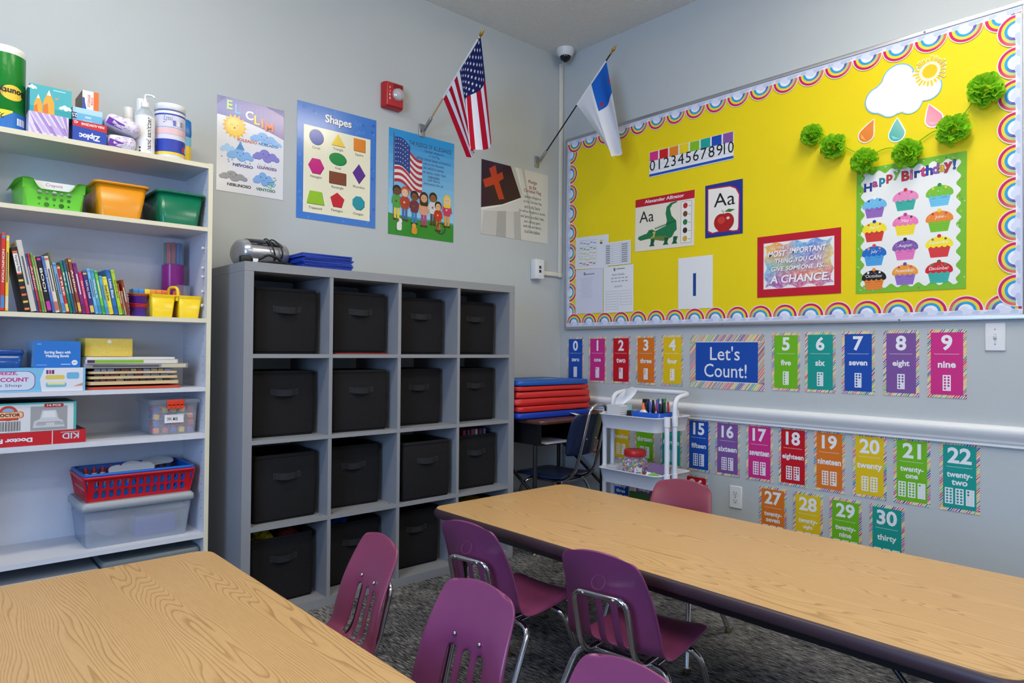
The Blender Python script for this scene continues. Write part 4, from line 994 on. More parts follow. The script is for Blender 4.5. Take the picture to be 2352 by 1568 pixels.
# tissue pompoms on a string
TIS = mat('green_tissue', C(164,222,48), rough=.85, noise=(30,.18), spec=.1)
_n = TIS.node_tree.nodes; _l = TIS.node_tree.links; _t = _n.new('ShaderNodeBsdfTranslucent'); _t.inputs[0].default_value = C(170,230,50); _x = _n.new('ShaderNodeMixShader'); _x.inputs[0].default_value = .45
_l.new(_n['Principled BSDF'].outputs[0], _x.inputs[1]); _l.new(_t.outputs[0], _x.inputs[2]); _l.new(_x.outputs[0], _n['Material Output'].inputs[0])
def pompom(y, z, r, label, seed):
    rn = random.Random(seed); b = MB()
    for k in range(95):
        u = rn.uniform(-1,1); ph = rn.random()*2*PI; q = math.sqrt(1-u*u)
        d = Vector((q*math.cos(ph), q*math.sin(ph), abs(u)*.85+.12)); d.normalize()
        t1 = d.orthogonal().normalized(); t1 = Matrix.Rotation(rn.random()*2*PI,3,d) @ t1; t2 = d.cross(t1)
        w_ = r*rn.uniform(.26,.42); c0 = d*r*.35; c1 = d*r*rn.uniform(.8,1.02)
        grid = []
        for i in range(5):
            s_ = (i/4-.5)*2
            for j in range(4):
                t = j/3; spread = w_*(.35+.65*t)
                pt = c0.lerp(c1,t)+t1*s_*spread*(1-.25*t*t)+t2*(w_*.35*t*t*math.sin(s_*3+seed)+rn.uniform(-.05,.05)*r*t) - d*abs(s_)**2*w_*.35*t
                grid.append(pt)
        b.add(grid, [(i*4+j,(i+1)*4+j,(i+1)*4+j+1,i*4+j+1) for i in range(4) for j in range(3)], smooth=True)
    o = b.build('tissue_pompom', TIS, None, (-.0175-r*.30,y,z), ON_B); return tag(o, label, 'pompom', 'green tissue pompoms')
for y, z, r, lb in ((-1.692,2.160,.058,'green tissue pompom at the far left end of the garland'),(-1.795,2.085,.066,'green tissue pompom second from the left, left of the orange drop'),(-1.935,1.985,.066,'green tissue pompom hanging lowest, by the word Happy'),(-2.110,1.985,.066,'green tissue pompom under the teal drop above Birthday'),(-2.285,2.045,.072,'green tissue pompom right of the pink drop'),(-2.395,2.180,.074,'green tissue pompom highest at the right board border')):
    pompom(y, z, r, lb, int(-y*1000))
pts = [(-1.705,2.150),(-1.785,2.090),(-1.86,2.03),(-1.935,1.985),(-2.02,2.00),(-2.110,1.985),(-2.20,2.03),(-2.285,2.045),(-2.34,2.11),(-2.395,2.180)]
b = MB(); b.tube(catmull([(-.026,y,z+.03) for y,z in pts],4), .0022, 6); tag(b.build('garland_string', TIS), 'thin green string linking the tissue pompoms', 'string')

# ================================================================ number cards
STRIPE = [C(210,30,60),C(235,140,50),C(240,210,80),C(120,190,70),C(30,140,130),C(40,60,150),C(200,60,140),C(240,190,90)]
def stripes(p, w, h, bw, seed):
    """slanted colour stripes around the rim of a card"""
    rn = random.Random(seed); p.w += p.L; st_ = .0105 if w < .2 else .0105
    def seg(x0,y0,x1,y1):      # clip stripes of slope 1 to a rectangle
        k = x0-(y1-y0)*.8-.01; 
        while k < x1:
            ww = rn.uniform(.0035,.006); c = STRIPE[int(rn.random()*8)]
            q = [(k,y0),(k+ww,y0),(k+ww+(y1-y0)*.8,y1),(k+(y1-y0)*.8,y1)]
            for ax, lim, sg in ((0,x0,1),(0,x1,-1)):
                out = []
                for i in range(len(q)):
                    a, c2 = q[i-1], q[i]; ia, ic = (a[ax]-lim)*sg >= 0, (c2[ax]-lim)*sg >= 0
                    if ia != ic:
                        t = (lim-a[ax])/(c2[ax]-a[ax]); out.append((a[0]+(c2[0]-a[0])*t, a[1]+(c2[1]-a[1])*t))
                    if ic: out.append(c2)
                q = out
                if not q: break
            if len(q) >= 3: p.poly(q, c, False)
            k += ww+rn.uniform(.003,.006)
    def segv(x0,y0,x1,y1):
        k = y0-(x1-x0)*1.25
        while k < y1:
            ww = rn.uniform(.004,.007); c = STRIPE[int(rn.random()*8)]; r_ = (x1-x0)*1.25
            a, d = max(y0,min(y1,k)), max(y0,min(y1,k+ww)); e, f = max(y0,min(y1,k+r_)), max(y0,min(y1,k+ww+r_))
            if f > e or d > a: p.poly([(x0,a),(x1,e),(x1,f),(x0,d)], c, False)
            k += ww+rn.uniform(.003,.006)
    seg(0,0,w,bw); seg(0,h-bw,w,h); segv(0,bw,bw,h-bw); segv(w-bw,bw,w,h-bw)
BLU,PNK,RDD,ORG,YLW,GRN,TEA,PUR = C(22,76,168),C(206,44,130),C(196,16,32),C(222,118,30),C(228,192,20),C(110,184,26),C(22,152,140),C(124,84,152)
CN = {id(BLU):'blue',id(PNK):'pink',id(RDD):'red',id(ORG):'orange',id(YLW):'yellow',id(GRN):'green',id(TEA):'teal',id(PUR):'purple'}
words = ['zero','one','two','three','four','five','six','seven','eight','nine','ten','eleven','twelve','thirteen','fourteen','fifteen','sixteen','seventeen','eighteen','nineteen','twenty','twenty-one','twenty-two','twenty-three','twenty-four','twenty-five','twenty-six','twenty-seven','twenty-eight','twenty-nine','thirty']
cols = [BLU,PNK,RDD,ORG,YLW,GRN,TEA,BLU,PUR,PNK,RDD,ORG,YLW,GRN,TEA,BLU,PUR,PNK,RDD,ORG,YLW,GRN,TEA,BLU,PUR,PNK,RDD,ORG,YLW,GRN,TEA]
ypos = {0:-.068,1:-.255,2:-.442,3:-.627,4:-.811,5:-1.477,6:-1.646,7:-1.819,8:-1.999,9:-2.175,10:-.068,11:-.255,12:-.446,13:-.622,14:-.806,15:-.985,16:-1.159,17:-1.339,18:-1.514,19:-1.690,20:-1.869,21:-2.042,22:-2.221,23:-.446,24:-.622,25:-.806,26:-.971,27:-1.412,28:-1.589,29:-1.764,30:-1.942}
CWW, CHH = .1445, .2875
WHT = C(236,236,238)
for n in range(31):
    row = 0 if n < 10 else 1 if n < 23 else 2
    z = (.921+.0065*(-ypos[n])) if row == 0 else (.4665 if row == 1 else .158)
    if n == 10 or n == 11: z = .4665
    o = sheet('number_card', '%s number card reading %d %s' % (CN[id(cols[n])], n, words[n]), 'number card', 'B', ypos[n], z, CWW, CHH, C(232,230,228), PAPER, 'number cards on the right wall', off=.0012)
    p = pr(); stripes(p, CWW, CHH, .0125, n); p.build('striped_border', PAPER, o)
    p = pr(.0013); p.rect(.0125,.0125,CWW-.0125,CHH-.0125, cols[n]); p.build('colour_panel', PAPER, o)
    p = pr(.0015); p.text(str(n), CWW/2, .232, .066, WHT, wmax=.110, bold=.03); p.build('numeral', PAPER, o)
    p = pr(.0015); p.stroke([(.025+k*.0032,.184+.0013*math.sin(k*1.6)) for k in range(30)], .0012, WHT); wd = words[n].split('-')
    if len(wd) == 1: p.text(wd[0], CWW/2, .140, (.028 if any(c in wd[0] for c in 'tfihgy') else .019)*(1.2 if any(c in wd[0] for c in 'gy') else 1), WHT, wmax=.108, bold=.03)
    else: p.text(wd[0]+'-', CWW/2, .148, .029, WHT, wmax=.092, bold=.03); p.text(wd[1], CWW/2, .120, .017 if wd[1] in ('one','seven') else .023, WHT, wmax=.085, bold=.03)
    p.build('word', PAPER, o)
    nf = max(1, math.ceil(n/10)); p = pr(.0015); fw_, fh_ = .030, .066; x0 = CWW/2-(nf*fw_+(nf-1)*.008)/2
    for f in range(nf):
        xx = x0+f*(fw_+.008); p.rect(xx,.030,xx+fw_,.030+fh_, WHT, f==0)
    p.w += p.L
    for f in range(nf):
        xx = x0+f*(fw_+.008)
        for k in range(10):
            i, j = (k//5, k%5) if n-f*10 <= 10 or True else (0,0)
            px_, py_ = xx+.0085+i*.013, .030+fh_-.009-j*.012; cnt = n-f*10
            if k < cnt: p.poly(ell(px_,py_,.0046,n=10), cols[n], False)
            else:
                p.poly(ell(px_,py_,.0046,n=10), tuple(v*.5+.3 for v in cols[n][:3])+(1,), False); p.poly(ell(px_,py_,.0037,n=10), WHT, False)
    p.build('ten_frame', PAPER, o)
w, h = .438, .289
o = sheet('lets_count_sign', 'wide blue sign reading Lets Count with striped border', 'sign', 'B', -1.000, .923, w, h, C(232,230,228), PAPER, off=.0012)
p = pr(); stripes(p, w, h, .036, 99); p.build('striped_border', PAPER, o)
p = pr(.0013); p.rect(.036,.040,w-.036,h-.040, BLU); p.build('colour_panel', PAPER, o)
p = pr(.0015); p.text("Let's", .213,.190,.074, WHT, w=.175, bold=.004); p.text('Count!', .215,.098,.072, WHT, w=.25, bold=.004); p.build('lettering', PAPER, o)

# switch and outlet
t = thing('light_switch', 'white light switch plate below the board', 'switch', (-.001,-2.418,1.190), ON_B)
b = MB(); b.rings([(.035,.057,0,.003),(.035,.057,.003,.003),(.032,.054,.006,.003)], n=2); b.build('plate', WHITE, t)
b = MB(); b.box(-.005,.005,-.012,.012,.006,.0068); b.build('toggle_slot', mat('pale_grey', C(190,190,192), rough=.4), t)
b = MB(); b.rbox(-.0042,.0042,-.002,.010,.006,.017, r=.001, M=Matrix.Rotation(.25,4,'X')); b.build('toggle', WHITE, t)
for y in (.030,-.030):
    b = MB(); b.lathe([(.003,.006),(.003,.0068)],8,M=T(0,y)); b.build('screw', STEEL, t)
t = thing('wall_outlet', 'white double electric outlet between the number cards', 'outlet', (-.001,-1.281,.363), ON_B)
b = MB(); b.rings([(.035,.058,0,.003),(.035,.058,.003,.003),(.032,.055,.006,.003)], n=2); b.build('plate', WHITE, t)
for y in (.020,-.020):
    b = MB(); b.rings([(.017,.014,.006,.010),(.017,.014,.0072,.010)], n=4, M=T(0,y)); s_ = b.build('socket', mat('outlet_white', C(220,220,218), rough=.4), t)
    b = MB(); b.box(-.008,-.0062,y-.001,y+.007,.0072,.0075); b.box(.0062,.008,y-.001,y+.006,.0072,.0075); b.lathe([(.0028,.0072),(.0028,.0075)],8,M=T(0,y-.007)); tag(b.build('slots', BLACK, s_), kind='stuff')
b = MB(); b.lathe([(.003,.006),(.003,.0072)],8); b.build('screw', STEEL, t)

# ================================================================ things in the bookcase
def carton(name, label, x0, x1, y0, y1, z0, z1, front, cat='box', side=None, top=None, rz=0, draw=None, m=None, group=None):
    """cardboard box: mesh faces carry their colours, the print on the front is a part"""
    cx_, cy_ = (x0+x1)/2, (y0+y1)/2; hx, hy, h = (x1-x0)/2, (y1-y0)/2, z1-z0
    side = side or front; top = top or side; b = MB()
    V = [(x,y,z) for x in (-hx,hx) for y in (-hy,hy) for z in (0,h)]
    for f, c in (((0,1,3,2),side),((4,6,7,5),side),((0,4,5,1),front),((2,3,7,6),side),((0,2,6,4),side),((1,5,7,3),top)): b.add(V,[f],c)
    o = b.build(name, m or CARD, None, (cx_,cy_,z0), (0,0,rz)); tag(o, label, cat, group)
    bm = bmesh.new(); bm.from_mesh(o.data); bmesh.ops.remove_doubles(bm, verts=bm.verts, dist=1e-6); bm.to_mesh(o.data); bm.free()
    if draw:
        p = pr(.0002); draw(p, 2*hx, h)
        q = p.build('front_print', m or CARD, o); q.location = (-hx,-hy,0); q.rotation_euler = (PI/2,0,0)
    return o
Z1 = 1.8565
# paper towel roll, upside down pack
t = thing('paper_towel_roll', 'green wrapped paper towel roll standing upside down at the far left', 'paper towels', (-3.013,-.215,Z1))
b = MB(); b.lathe([(.060,0),(.064,.004),(.064,.262)],32,cap1=False); b.build('wrapper', mat('green_film', C(24,132,40), rough=.22, bump=(60,.12)), t)
b = MB(); b.lathe([(.064,.2622),(.064,.278),(.058,.290),(.020,.288)],32,cap0=False); b.build('film_end', mat('white_film', C(226,226,224), rough=.3, bump=(90,.3)), t)
def wrap(p_mb, R, a0=0):      # bend a flat print around a standing cylinder facing -y
    V = []
    for x,y,z in p_mb.v:
        a = x/R-PI/2+a0; V.append(((R+z)*math.cos(a),(R+z)*math.sin(a),y))
    p_mb.v = V; return p_mb
p = pr(.0004)
for k in range(16):
    x = -.06+k*.0075; p.rect(x,.0,x+.0076,.062+.0, C(30,110,190), k==0)
for k in range(8): 
    x = -.06+k*.0075; p.poly([(x,.02+k*.005),(x+.0076,.02+(k+1)*.005),(x+.0076,.066),(x,.066)], C(244,220,50), k==0)
p.text('2', .0-.03,.045,.018,C(40,60,40),rot=PI,bold=.03)
for k in range(4): p.rect(.014+k*.009,.022,.021+k*.009,.046,C(236,236,238),k==0)
wrap(p,.0642,.35).build('lower_band', CARD, t)
p = pr(.0005)
for k in range(24):
    xa, xb = -.036+.003*k, -.036+.003*(k+1); f = lambda x: .026*math.sqrt(max(0,1-(x/.036)**2)); p.poly([(xa,.128-f(xa)),(xb,.128-f(xb)),(xb,.128+f(xb)),(xa,.128+f(xa))], (C(240,205,60),C(226,170,60))[abs(k-12)>9], k==0)
p.w += .0012
p.text('Bounty', 0,.134,.026,C(30,30,34),rot=PI,w=.080,bold=.03); wrap(p,.0642,.34).build('brand_oval', CARD, t)

def d_mount(p,w,h):
    p.rect(0,0,w,h*.22, C(40,160,165))
    for cx_,s in ((w*.2,.75),(w*.45,1.0)):
        hw = w*.14*s; p.poly([(cx_-hw,0),(cx_+hw,0),(cx_+hw*.9,h*.45*s),(cx_,h*.88*s),(cx_-hw*.9,h*.45*s)], C(232,170,60)); p.poly([(cx_-hw,0),(cx_,0),(cx_-hw*.2,h*.4*s),(cx_-hw*.9,h*.3*s)], C(222,120,40)); p.poly([(cx_-hw*.35,h*.68*s),(cx_+hw*.35,h*.68*s),(cx_,h*.88*s)], C(236,236,236))
    cloud(p,w*.85,h*.34,w*.3,h*.2,C(236,238,240),None,False); cloud(p,w*.06,h*.88,w*.2,h*.16,C(236,238,240),None,False)
    p.poly([(w*.58,h*.62),(w*.72,h*.66),(w*.62,h*.56)], C(230,150,120)); p.rect(w*.55,h*.88,w*.85,h*.92, C(180,220,225))
def d_purple(p,w,h):
    rn = random.Random(2)
    for k in range(7):
        x = w*(k*.16-.12); c = (C(172,140,205),C(196,172,220))[k%2]
        q = [(x,h),(x+w*.10,h),(x+w*.10+h*.9*.6,h*.1),(x+h*.9*.6,h*.1)]; q = [(max(0,min(w,a)),bb) for a,bb in q]; p.poly(q, c)
        x2 = w*(k*.18+.1); q = [(x2,0),(x2+w*.08,0),(x2-w*.08,h*.45),(x2-w*.16,h*.45)]; q = [(max(0,min(w,a)),bb) for a,bb in q]; p.poly(q, (C(200,180,224),C(160,128,196))[k%2])
carton('tissue_box', 'lavender patterned tissue box supporting the mountain box', -2.949,-2.832,-.300,-.19,Z1,Z1+.0735, C(222,214,232), draw=d_purple)
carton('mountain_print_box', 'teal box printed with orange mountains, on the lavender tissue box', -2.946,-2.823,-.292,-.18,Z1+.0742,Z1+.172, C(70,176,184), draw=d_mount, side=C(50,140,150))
def d_zip(p,w,h):
    p.poly([(0,h*.72),(w,h*.62),(w,h),(0,h)], C(205,30,38)); p.text('PARA ALMACENAR', w*.58,h*.86,h*.13, C(236,230,230), rot=PI, w=w*.68, bold=.03); p.text('42', w*.10,h*.90,h*.13,C(236,230,230),rot=PI,bold=.02); p.text('Ziploc', w*.50,h*.30,h*.36, C(240,240,244), rot=PI, w=w*.62, bold=.04)
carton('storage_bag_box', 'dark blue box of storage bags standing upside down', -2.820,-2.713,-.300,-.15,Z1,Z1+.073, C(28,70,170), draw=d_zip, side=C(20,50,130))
def d_lt(p,w,h): p.rect(0,0,w,h*.62,C(110,180,215)); p.rect(0,h*.2,w*.14,h*.62,C(24,50,110)); p.text('25',w*.07,h*.42,h*.26,C(236,236,240),rot=PI,bold=.02); p.rect(w*.42,h*.34,w*.62,h*.46,C(190,220,235)); p.rect(w*.36,h*.1,w*.66,h*.2,C(150,200,225))
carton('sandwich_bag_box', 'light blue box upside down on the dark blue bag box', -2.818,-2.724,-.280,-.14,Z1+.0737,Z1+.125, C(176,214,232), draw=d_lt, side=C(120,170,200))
def d_st(p,w,h): p.rect(w*.68,0,w,h,C(230,110,40)); p.poly([(0,0),(w*.28,0),(w*.16,h*.4),(w*.14,h*.62),(0,h*.64)],C(40,80,160)); p.text('STORAGE',w*.40,h*.5,w*.16,C(215,100,40),rot=PI/2,w=h*.62,bold=.02); p.text('BAGS',w*.58,h*.5,w*.14,C(215,100,40),rot=PI/2,w=h*.4,bold=.02)
carton('small_bag_box', 'white and orange storage bags box with a brown side, topmost of its pile', -2.785,-2.733,-.262,-.13,Z1+.1257,Z1+.198, C(232,228,226), draw=d_st, side=C(96,58,46))
# wipes packs
def wipes(label, x0,x1,y0,y1,z0,z1, rot, seed):
    rn = random.Random(seed); cx_, cy_, cz = (x0+x1)/2,(y0+y1)/2,z0; hx,hy,h = (x1-x0)/2,(y1-y0)/2,z1-z0
    t = thing('wipes_pack', label, 'wipes', (cx_,cy_,cz), (0,rot,0), 'soft packs of wipes'); b = MB(); R = []
    for k in range(9):
        a = -PI/2+PI*k/8; R.append((hx*(.80+.20*math.cos(a)), hy*(.80+.20*math.cos(a)), h/2+h/2*math.sin(a), hx*.4))
    b.rings(R, n=5); b.build('pouch', mat('lilac_film', C(226,220,234), rough=.3, noise=(70,.10), bump=(80,.35)), t)
    p = pr(.0002); p.poly([(-hx*.98,h*.12),(-hx*.05,h*.06),(hx*.05,h*.42),(-hx*.9,h*.62)], C(118,56,170))
    for k in range(26):
        x, y = rn.uniform(-hx*.8,hx*.8), rn.uniform(h*.12,h*.9); a = rn.random()*PI; p.stroke([(x-.006*math.cos(a),y-.003*math.sin(a)),(x,y+.002),(x+.006*math.cos(a),y+.003*math.sin(a))],.0011,(C(150,110,190),C(170,80,150))[k%2],k==0)
    V = []
    for x,y,z in p.v:
        s_ = 1-2*abs(y/h-.5); V.append((x,-hy*(.80+.20*math.sqrt(max(0,1-(2*y/h-1)**2)))-.0006-z,y))
    p.v = V; p.build('printed_band', CARD, t); return t
wipes('lilac wipes pack lying at the bottom beside the blue box', -2.708,-2.612,-.30,-.17,Z1,Z1+.050, 0, 4)
wipes('lilac wipes pack with purple band slumped on top of another pack', -2.722,-2.604,-.31,-.17,Z1+.064,Z1+.116, .22, 8)
# canisters behind, sanitizer, disinfecting wipes, cleaner bottle
for lb, x, y, h in (('plain white spray can behind the sanitizer, shorter one',-2.598,-.10,.218),('plain white spray can behind the sanitizer, taller one',-2.560,-.135,.252)):
    t = thing('spray_can', lb, 'spray can', (x,y,Z1), group='white cans on the top shelf'); b = MB(); b.lathe([(.0205,0),(.0215,.004),(.0215,h*.76),(.018,h*.8)],20); b.build('can', mat('white_can', C(224,224,226), rough=.3), t)
    b = MB(); b.lathe([(.0190,h*.80),(.0190,h-.004),(.017,h)],20); b.build('cap', WHITE, t); p = pr(.0003); p.rect(-.018,h*.3,.018,h*.36,C(30,60,140)); p.rect(-.018,h*.2,.018,h*.28,C(60,150,180)); wrap(p,.0217).build('label_band', CARD, t)
t = thing('hand_sanitizer', 'tall pump bottle labelled hand sanitizer', 'bottle', (-2.574,-.245,Z1))
b = MB(); b.lathe([(.032,0),(.0345,.006),(.0345,.140),(.032,.155),(.020,.178),(.015,.186),(.0135,.19)],24); b.build('bottle', clear('bottle_pet',(.82,.86,.88,1),(.75,.8,.84,1),.30,.06), t)
b = MB(); b.lathe([(.0337,.016),(.0337,.138)],24,col=C(200,206,210)); b.build('liquid', clear('gel',(.9,.93,.95,1),(.8,.83,.86,1),.5,.1), t)
p = pr(.0006); 
for k in range(12): p.rect(-.050+k*.0083,.004,-.050+(k+1)*.0083+.0002,.150,C(234,234,234),k==0)
p.rect(-.050,.0,.050,.014,C(50,160,200)); p.text('hand sanitizer', .006,.080,.017, C(30,30,34), rot=PI/2, w=.128, bold=.015); p.rect(.020,.085,.046,.10,C(60,165,200)); p.rect(.022,.062,.044,.070,C(120,120,124)); 
for k in range(5): p.rect(.022,.02+k*.007,.044,.022+k*.007,C(170,170,174),k==0)
p.poly(ell(-.024,.024,.004,n=10),C(60,60,64)); p.poly(ell(-.024,.012,.004,n=10),C(60,60,64)); wrap(p,.0347).build('paper_label', CARD, t)
b = MB(); b.lathe([(.0145,.187),(.0145,.206),(.007,.210),(.007,.222)],16); pu = b.build('pump_collar', WHITE, t)
b = MB(); b.tube(fillet([(0,0,.218),(0,0,.238),(.024,-.012,.236),(.030,-.015,.228)],.008),.0042,8); b.build('nozzle', WHITE, pu)
t = thing('wipes_canister', 'white canister of disinfecting wipes with a blue and yellow label', 'canister', (-2.478,-.222,Z1))
b = MB(); b.lathe([(.053,0),(.0555,.006),(.0555,.190),(.053,.194)],32); b.build('tub', WHITE, t)
b = MB(); b.lathe([(.0545,.195),(.0565,.198),(.0565,.214),(.054,.220),(.030,.2215),(.030,.226),(.008,.227)],32); li = b.build('lid', WHITE, t)
p = pr(.0004)
def band(x0,x1,y0,y1,c):
    n = max(1,int((x1-x0)/.008)); 
    for k in range(n): p.rect(x0+(x1-x0)*k/n,y0,x0+(x1-x0)*(k+1)/n,y1,c,k==0)
band(-.088,.088,.018,.176,C(214,212,228)); band(-.088,.088,.018,.028,C(244,205,40)); band(-.088,.088,.028,.078,C(36,60,165)); band(-.088,.088,.172,.178,C(40,66,170)); band(-.080,.080,.098,.120,C(232,190,190)); band(.088,.094,.018,.176,C(244,205,40)); band(-.088,.088,.196-.006,.193,C(60,80,170))
p.text('Lysol', -.022,.158,.024, C(30,50,140), w=.034, shear=.2, bold=.02); p.text('Lysol', -.021,.1585,.022, C(244,244,248), w=.032, shear=.2, bold=-.005); p.stroke([(-.040,.143),(-.004,.147)],.004,C(205,40,50))
for k in range(9): band(-.075,.075,.124-.0,.1255,C(160,160,190)) if k==0 else p.rect(-.070,.050+k*.0025,.020+.004*(k%3),.0508+k*.0025,C(150,160,210),k==1)
for k in range(4): p.rect(-.006+k*.014,.132,.004+k*.014,.152,(C(90,110,190),C(230,230,236),C(150,150,170),C(190,200,220))[k],k==0)
p.rect(.030,.034,.044,.056,C(190,60,70)); p.rect(.046,.034,.058,.056,C(130,190,220)); wrap(p,.0557,.05).build('paper_label', CARD, t)
t = thing('cleaner_bottle', 'yellow and blue cleaner bottle half hidden behind the canister', 'bottle', (-2.405,-.115,Z1)); b = MB(); b.rings([(.034,.026,0,.018),(.037,.028,.01,.018),(.037,.028,.10,.018)],n=5); b.build('bottle', mat('yellow_plastic', C(240,200,40), rough=.3), t)
b = MB(); b.rings([(.0372,.0282,.1002,.018),(.037,.028,.135,.018),(.034,.026,.140,.016)],n=5); b.build('label_band', mat('light_blue_label', C(120,190,220), rough=.4), t); b = MB(); b.rings([(.036,.027,.1403,.016),(.038,.028,.150,.016),(.036,.027,.205,.016),(.030,.022,.212,.014)],n=5); b.build('cap', mat('blue_cap', C(30,110,190), rough=.3), t)

# ---- second shelf: baskets
Z2 = 1.6015
def taper_bin(name, label, cx_, cy_, z, bx_, by_, tx, ty, h, m, rim=.008, cat='bin', group=None, r=.02):
    t = thing(name, label, cat, (cx_,cy_,z), group=group); b = MB(); th = .0025
    b.rings([(bx_,by_,0,r),(tx,ty,h-rim,r),(tx-th,ty-th,h-rim,r),(bx_-th,by_-th,th,r)], n=5, cap0=True, cap1=True); b.build('tub', m, t)
    b = MB(); b.rings([(tx+.001,ty+.001,h-rim-.002,r),(tx+.008,ty+.008,h-rim,r+.004),(tx+.009,ty+.009,h-.003,r+.004),(tx+.006,ty+.006,h,r+.003),(tx-th,ty-th,h,r),(tx-th,ty-th,h-rim,r)], n=5, cap0=False, cap1=False); b.build('rim', m, t)
    return t
taper_bin('orange_bin', 'orange plastic bin between the green basket and dark green bin', -2.657,-.165,Z2, .068,.112,.086,.126,.128, mat('orange_plastic', C(228,148,24), rough=.3))
taper_bin('dark_green_bin', 'dark green plastic bin beside the right panel', -2.450,-.165,Z2, .068,.112,.085,.126,.128, mat('green_plastic', C(12,112,78), rough=.25))
# perforated walls: plates pierced by real holes
def perf(b, M, cells, th=.0025, mi=0):
    """cells: (x0,y0,x1,y1, hole polygon or None) in a plate of thickness th"""
    for x0,y0,x1,y1,hole in cells:
        if not hole:
            b.box(x0,x1,y0,y1,-th,0,mi=mi,M=M); continue
        n = len(hole); cx_ = sum(p_[0] for p_ in hole)/n; cy_ = sum(p_[1] for p_ in hole)/n; outer = []
        for hx_,hy_ in hole:
            dx, dy = hx_-cx_, hy_-cy_; k = min(((x1-cx_)/dx if dx>1e-9 else (x0-cx_)/dx if dx<-1e-9 else 1e9), ((y1-cy_)/dy if dy>1e-9 else (y0-cy_)/dy if dy<-1e-9 else 1e9)); outer.append((cx_+dx*k, cy_+dy*k))
        corners = [(x0,y0),(x1,y0),(x1,y1),(x0,y1)]
        for cpt in corners:
            i = min(range(n), key=lambda q: (outer[q][0]-cpt[0])**2+(outer[q][1]-cpt[1])**2); outer[i] = cpt
        V = [(x,y,0) for x,y in outer]+[(x,y,0) for x,y in hole]+[(x,y,-th) for x,y in outer]+[(x,y,-th) for x,y in hole]; F = []
        for i in range(n):
            j = (i+1)%n; F += [(i,j,n+j,n+i),(2*n+j,2*n+i,3*n+i,3*n+j),(n+i,n+j,3*n+j,3*n+i)]
        b.add(V,F,mi=mi,M=M)
LIME = mat('lime_plastic', C(110,206,60), rough=.35)
t = thing('lime_basket', 'lime green basket with round holes in the front', 'basket', (-2.868,-.165,Z2))
b = MB(); hw, tw, hd, hh = .088, .100, .110, .088
b.rings([(hw,hd,0,.02),(hw-.0025,hd-.0025,.0025,.02)],n=5,cap0=True,cap1=True); 
fr = []; sl = math.atan2(tw-hw,hh)
cells = []; xs = [-.055,-.033,-.011,.011,.033,.055]; ys = [.006,.026,.046,.066]; sz = [[.0035,.0085,.0035,.0085,.0038],[.006,.006,.006,.006,.006],[.0075,.0055,.0085,.0055,.0075]]
for i in range(5):
    for j in range(3): cells.append((xs[i],ys[j],xs[i+1],ys[j+1],ell((xs[i]+xs[i+1])/2,(ys[j]+ys[j+1])/2,sz[j][i],n=16,a0=PI/16)))
cells += [(-.055,0,.055,.006,None),(-.078,0,-.055,.066,None),(.055,0,.078,.066,None)]
for sx in (-1,1): b.add([(sx*.0775,0,-.0008),(sx*.090,.067,-.0008),(sx*.0775,.067,-.0008)],[(0,1,2)],M=Matrix.Translation((0,-hd,0)) @ Matrix.Rotation(PI/2+.13,4,'X'))
MF = Matrix.Translation((0,-hd,0)) @ Matrix.Rotation(PI/2+.13,4,'X')
perf(b, MF, cells)
# dipped lip above the pierced panel
top = []; lip = []
for k in range(25):
    x = -.100+.2*k/24; t_ = abs(x)/.100; y = .066+(.034 if t_ > .68 else .034*max(0,(t_-.42)/.26)**1.5)
    top.append((max(-.088,min(.088,x)) if False else x*.93, y))
V = [(x,.066,0) for x,_ in top]+[(x,y,.004 if y>.09 else 0) for x,y in top]; n = len(top)
b.add(V, [(i,i+1,n+i+1,n+i) for i in range(n-1)], M=MF); b.add([(x,y,z-.0025) for x,y,z in V], [(n+i,n+i+1,i+1,i) for i in range(n-1)], M=MF)
b.add([(x,y,z) for x,y,z in V[n:]]+[(x*1.05,y+.002,.014) for x,y,z in V[n:]], [(i,i+1,n+i+1,n+i) for i in range(n-1)], M=MF)
for sx in (-1,1):
    b.add([(sx*.078,-hd,0),(sx*hw,-hd+.02,0),(sx*hw,hd,0),(sx*tw,hd+.014,.10),(sx*tw,-hd-.004,.10),(sx*.091,-hd-.014,.10)], [(0,1,2,3,4,5)])
    b.add([(sx*tw,hd+.014,.10),(sx*tw,-hd-.004,.10),(sx*(tw+.016),-hd-.006,.088),(sx*(tw+.016),hd+.014,.088)], [(0,1,2,3)])
b.add([(-hw,hd,0),(hw,hd,0),(tw,hd+.014,.10),(-tw,hd+.014,.10)], [(0,1,2,3)])
b.build('basket_body', LIME, t)
o = bx('name_slip', PAPER, t, -.062,.062,-.1085,-.108,.060,.0975, col=C(232,228,230))
p = pr(.0004); p.text('Crayons',0,.0885,.014,C(190,80,130),w=.05); q = p.build('handwriting', PAPER, o); q.location = (0,-.1085,-.004); q.rotation_euler = (PI/2,0,0)

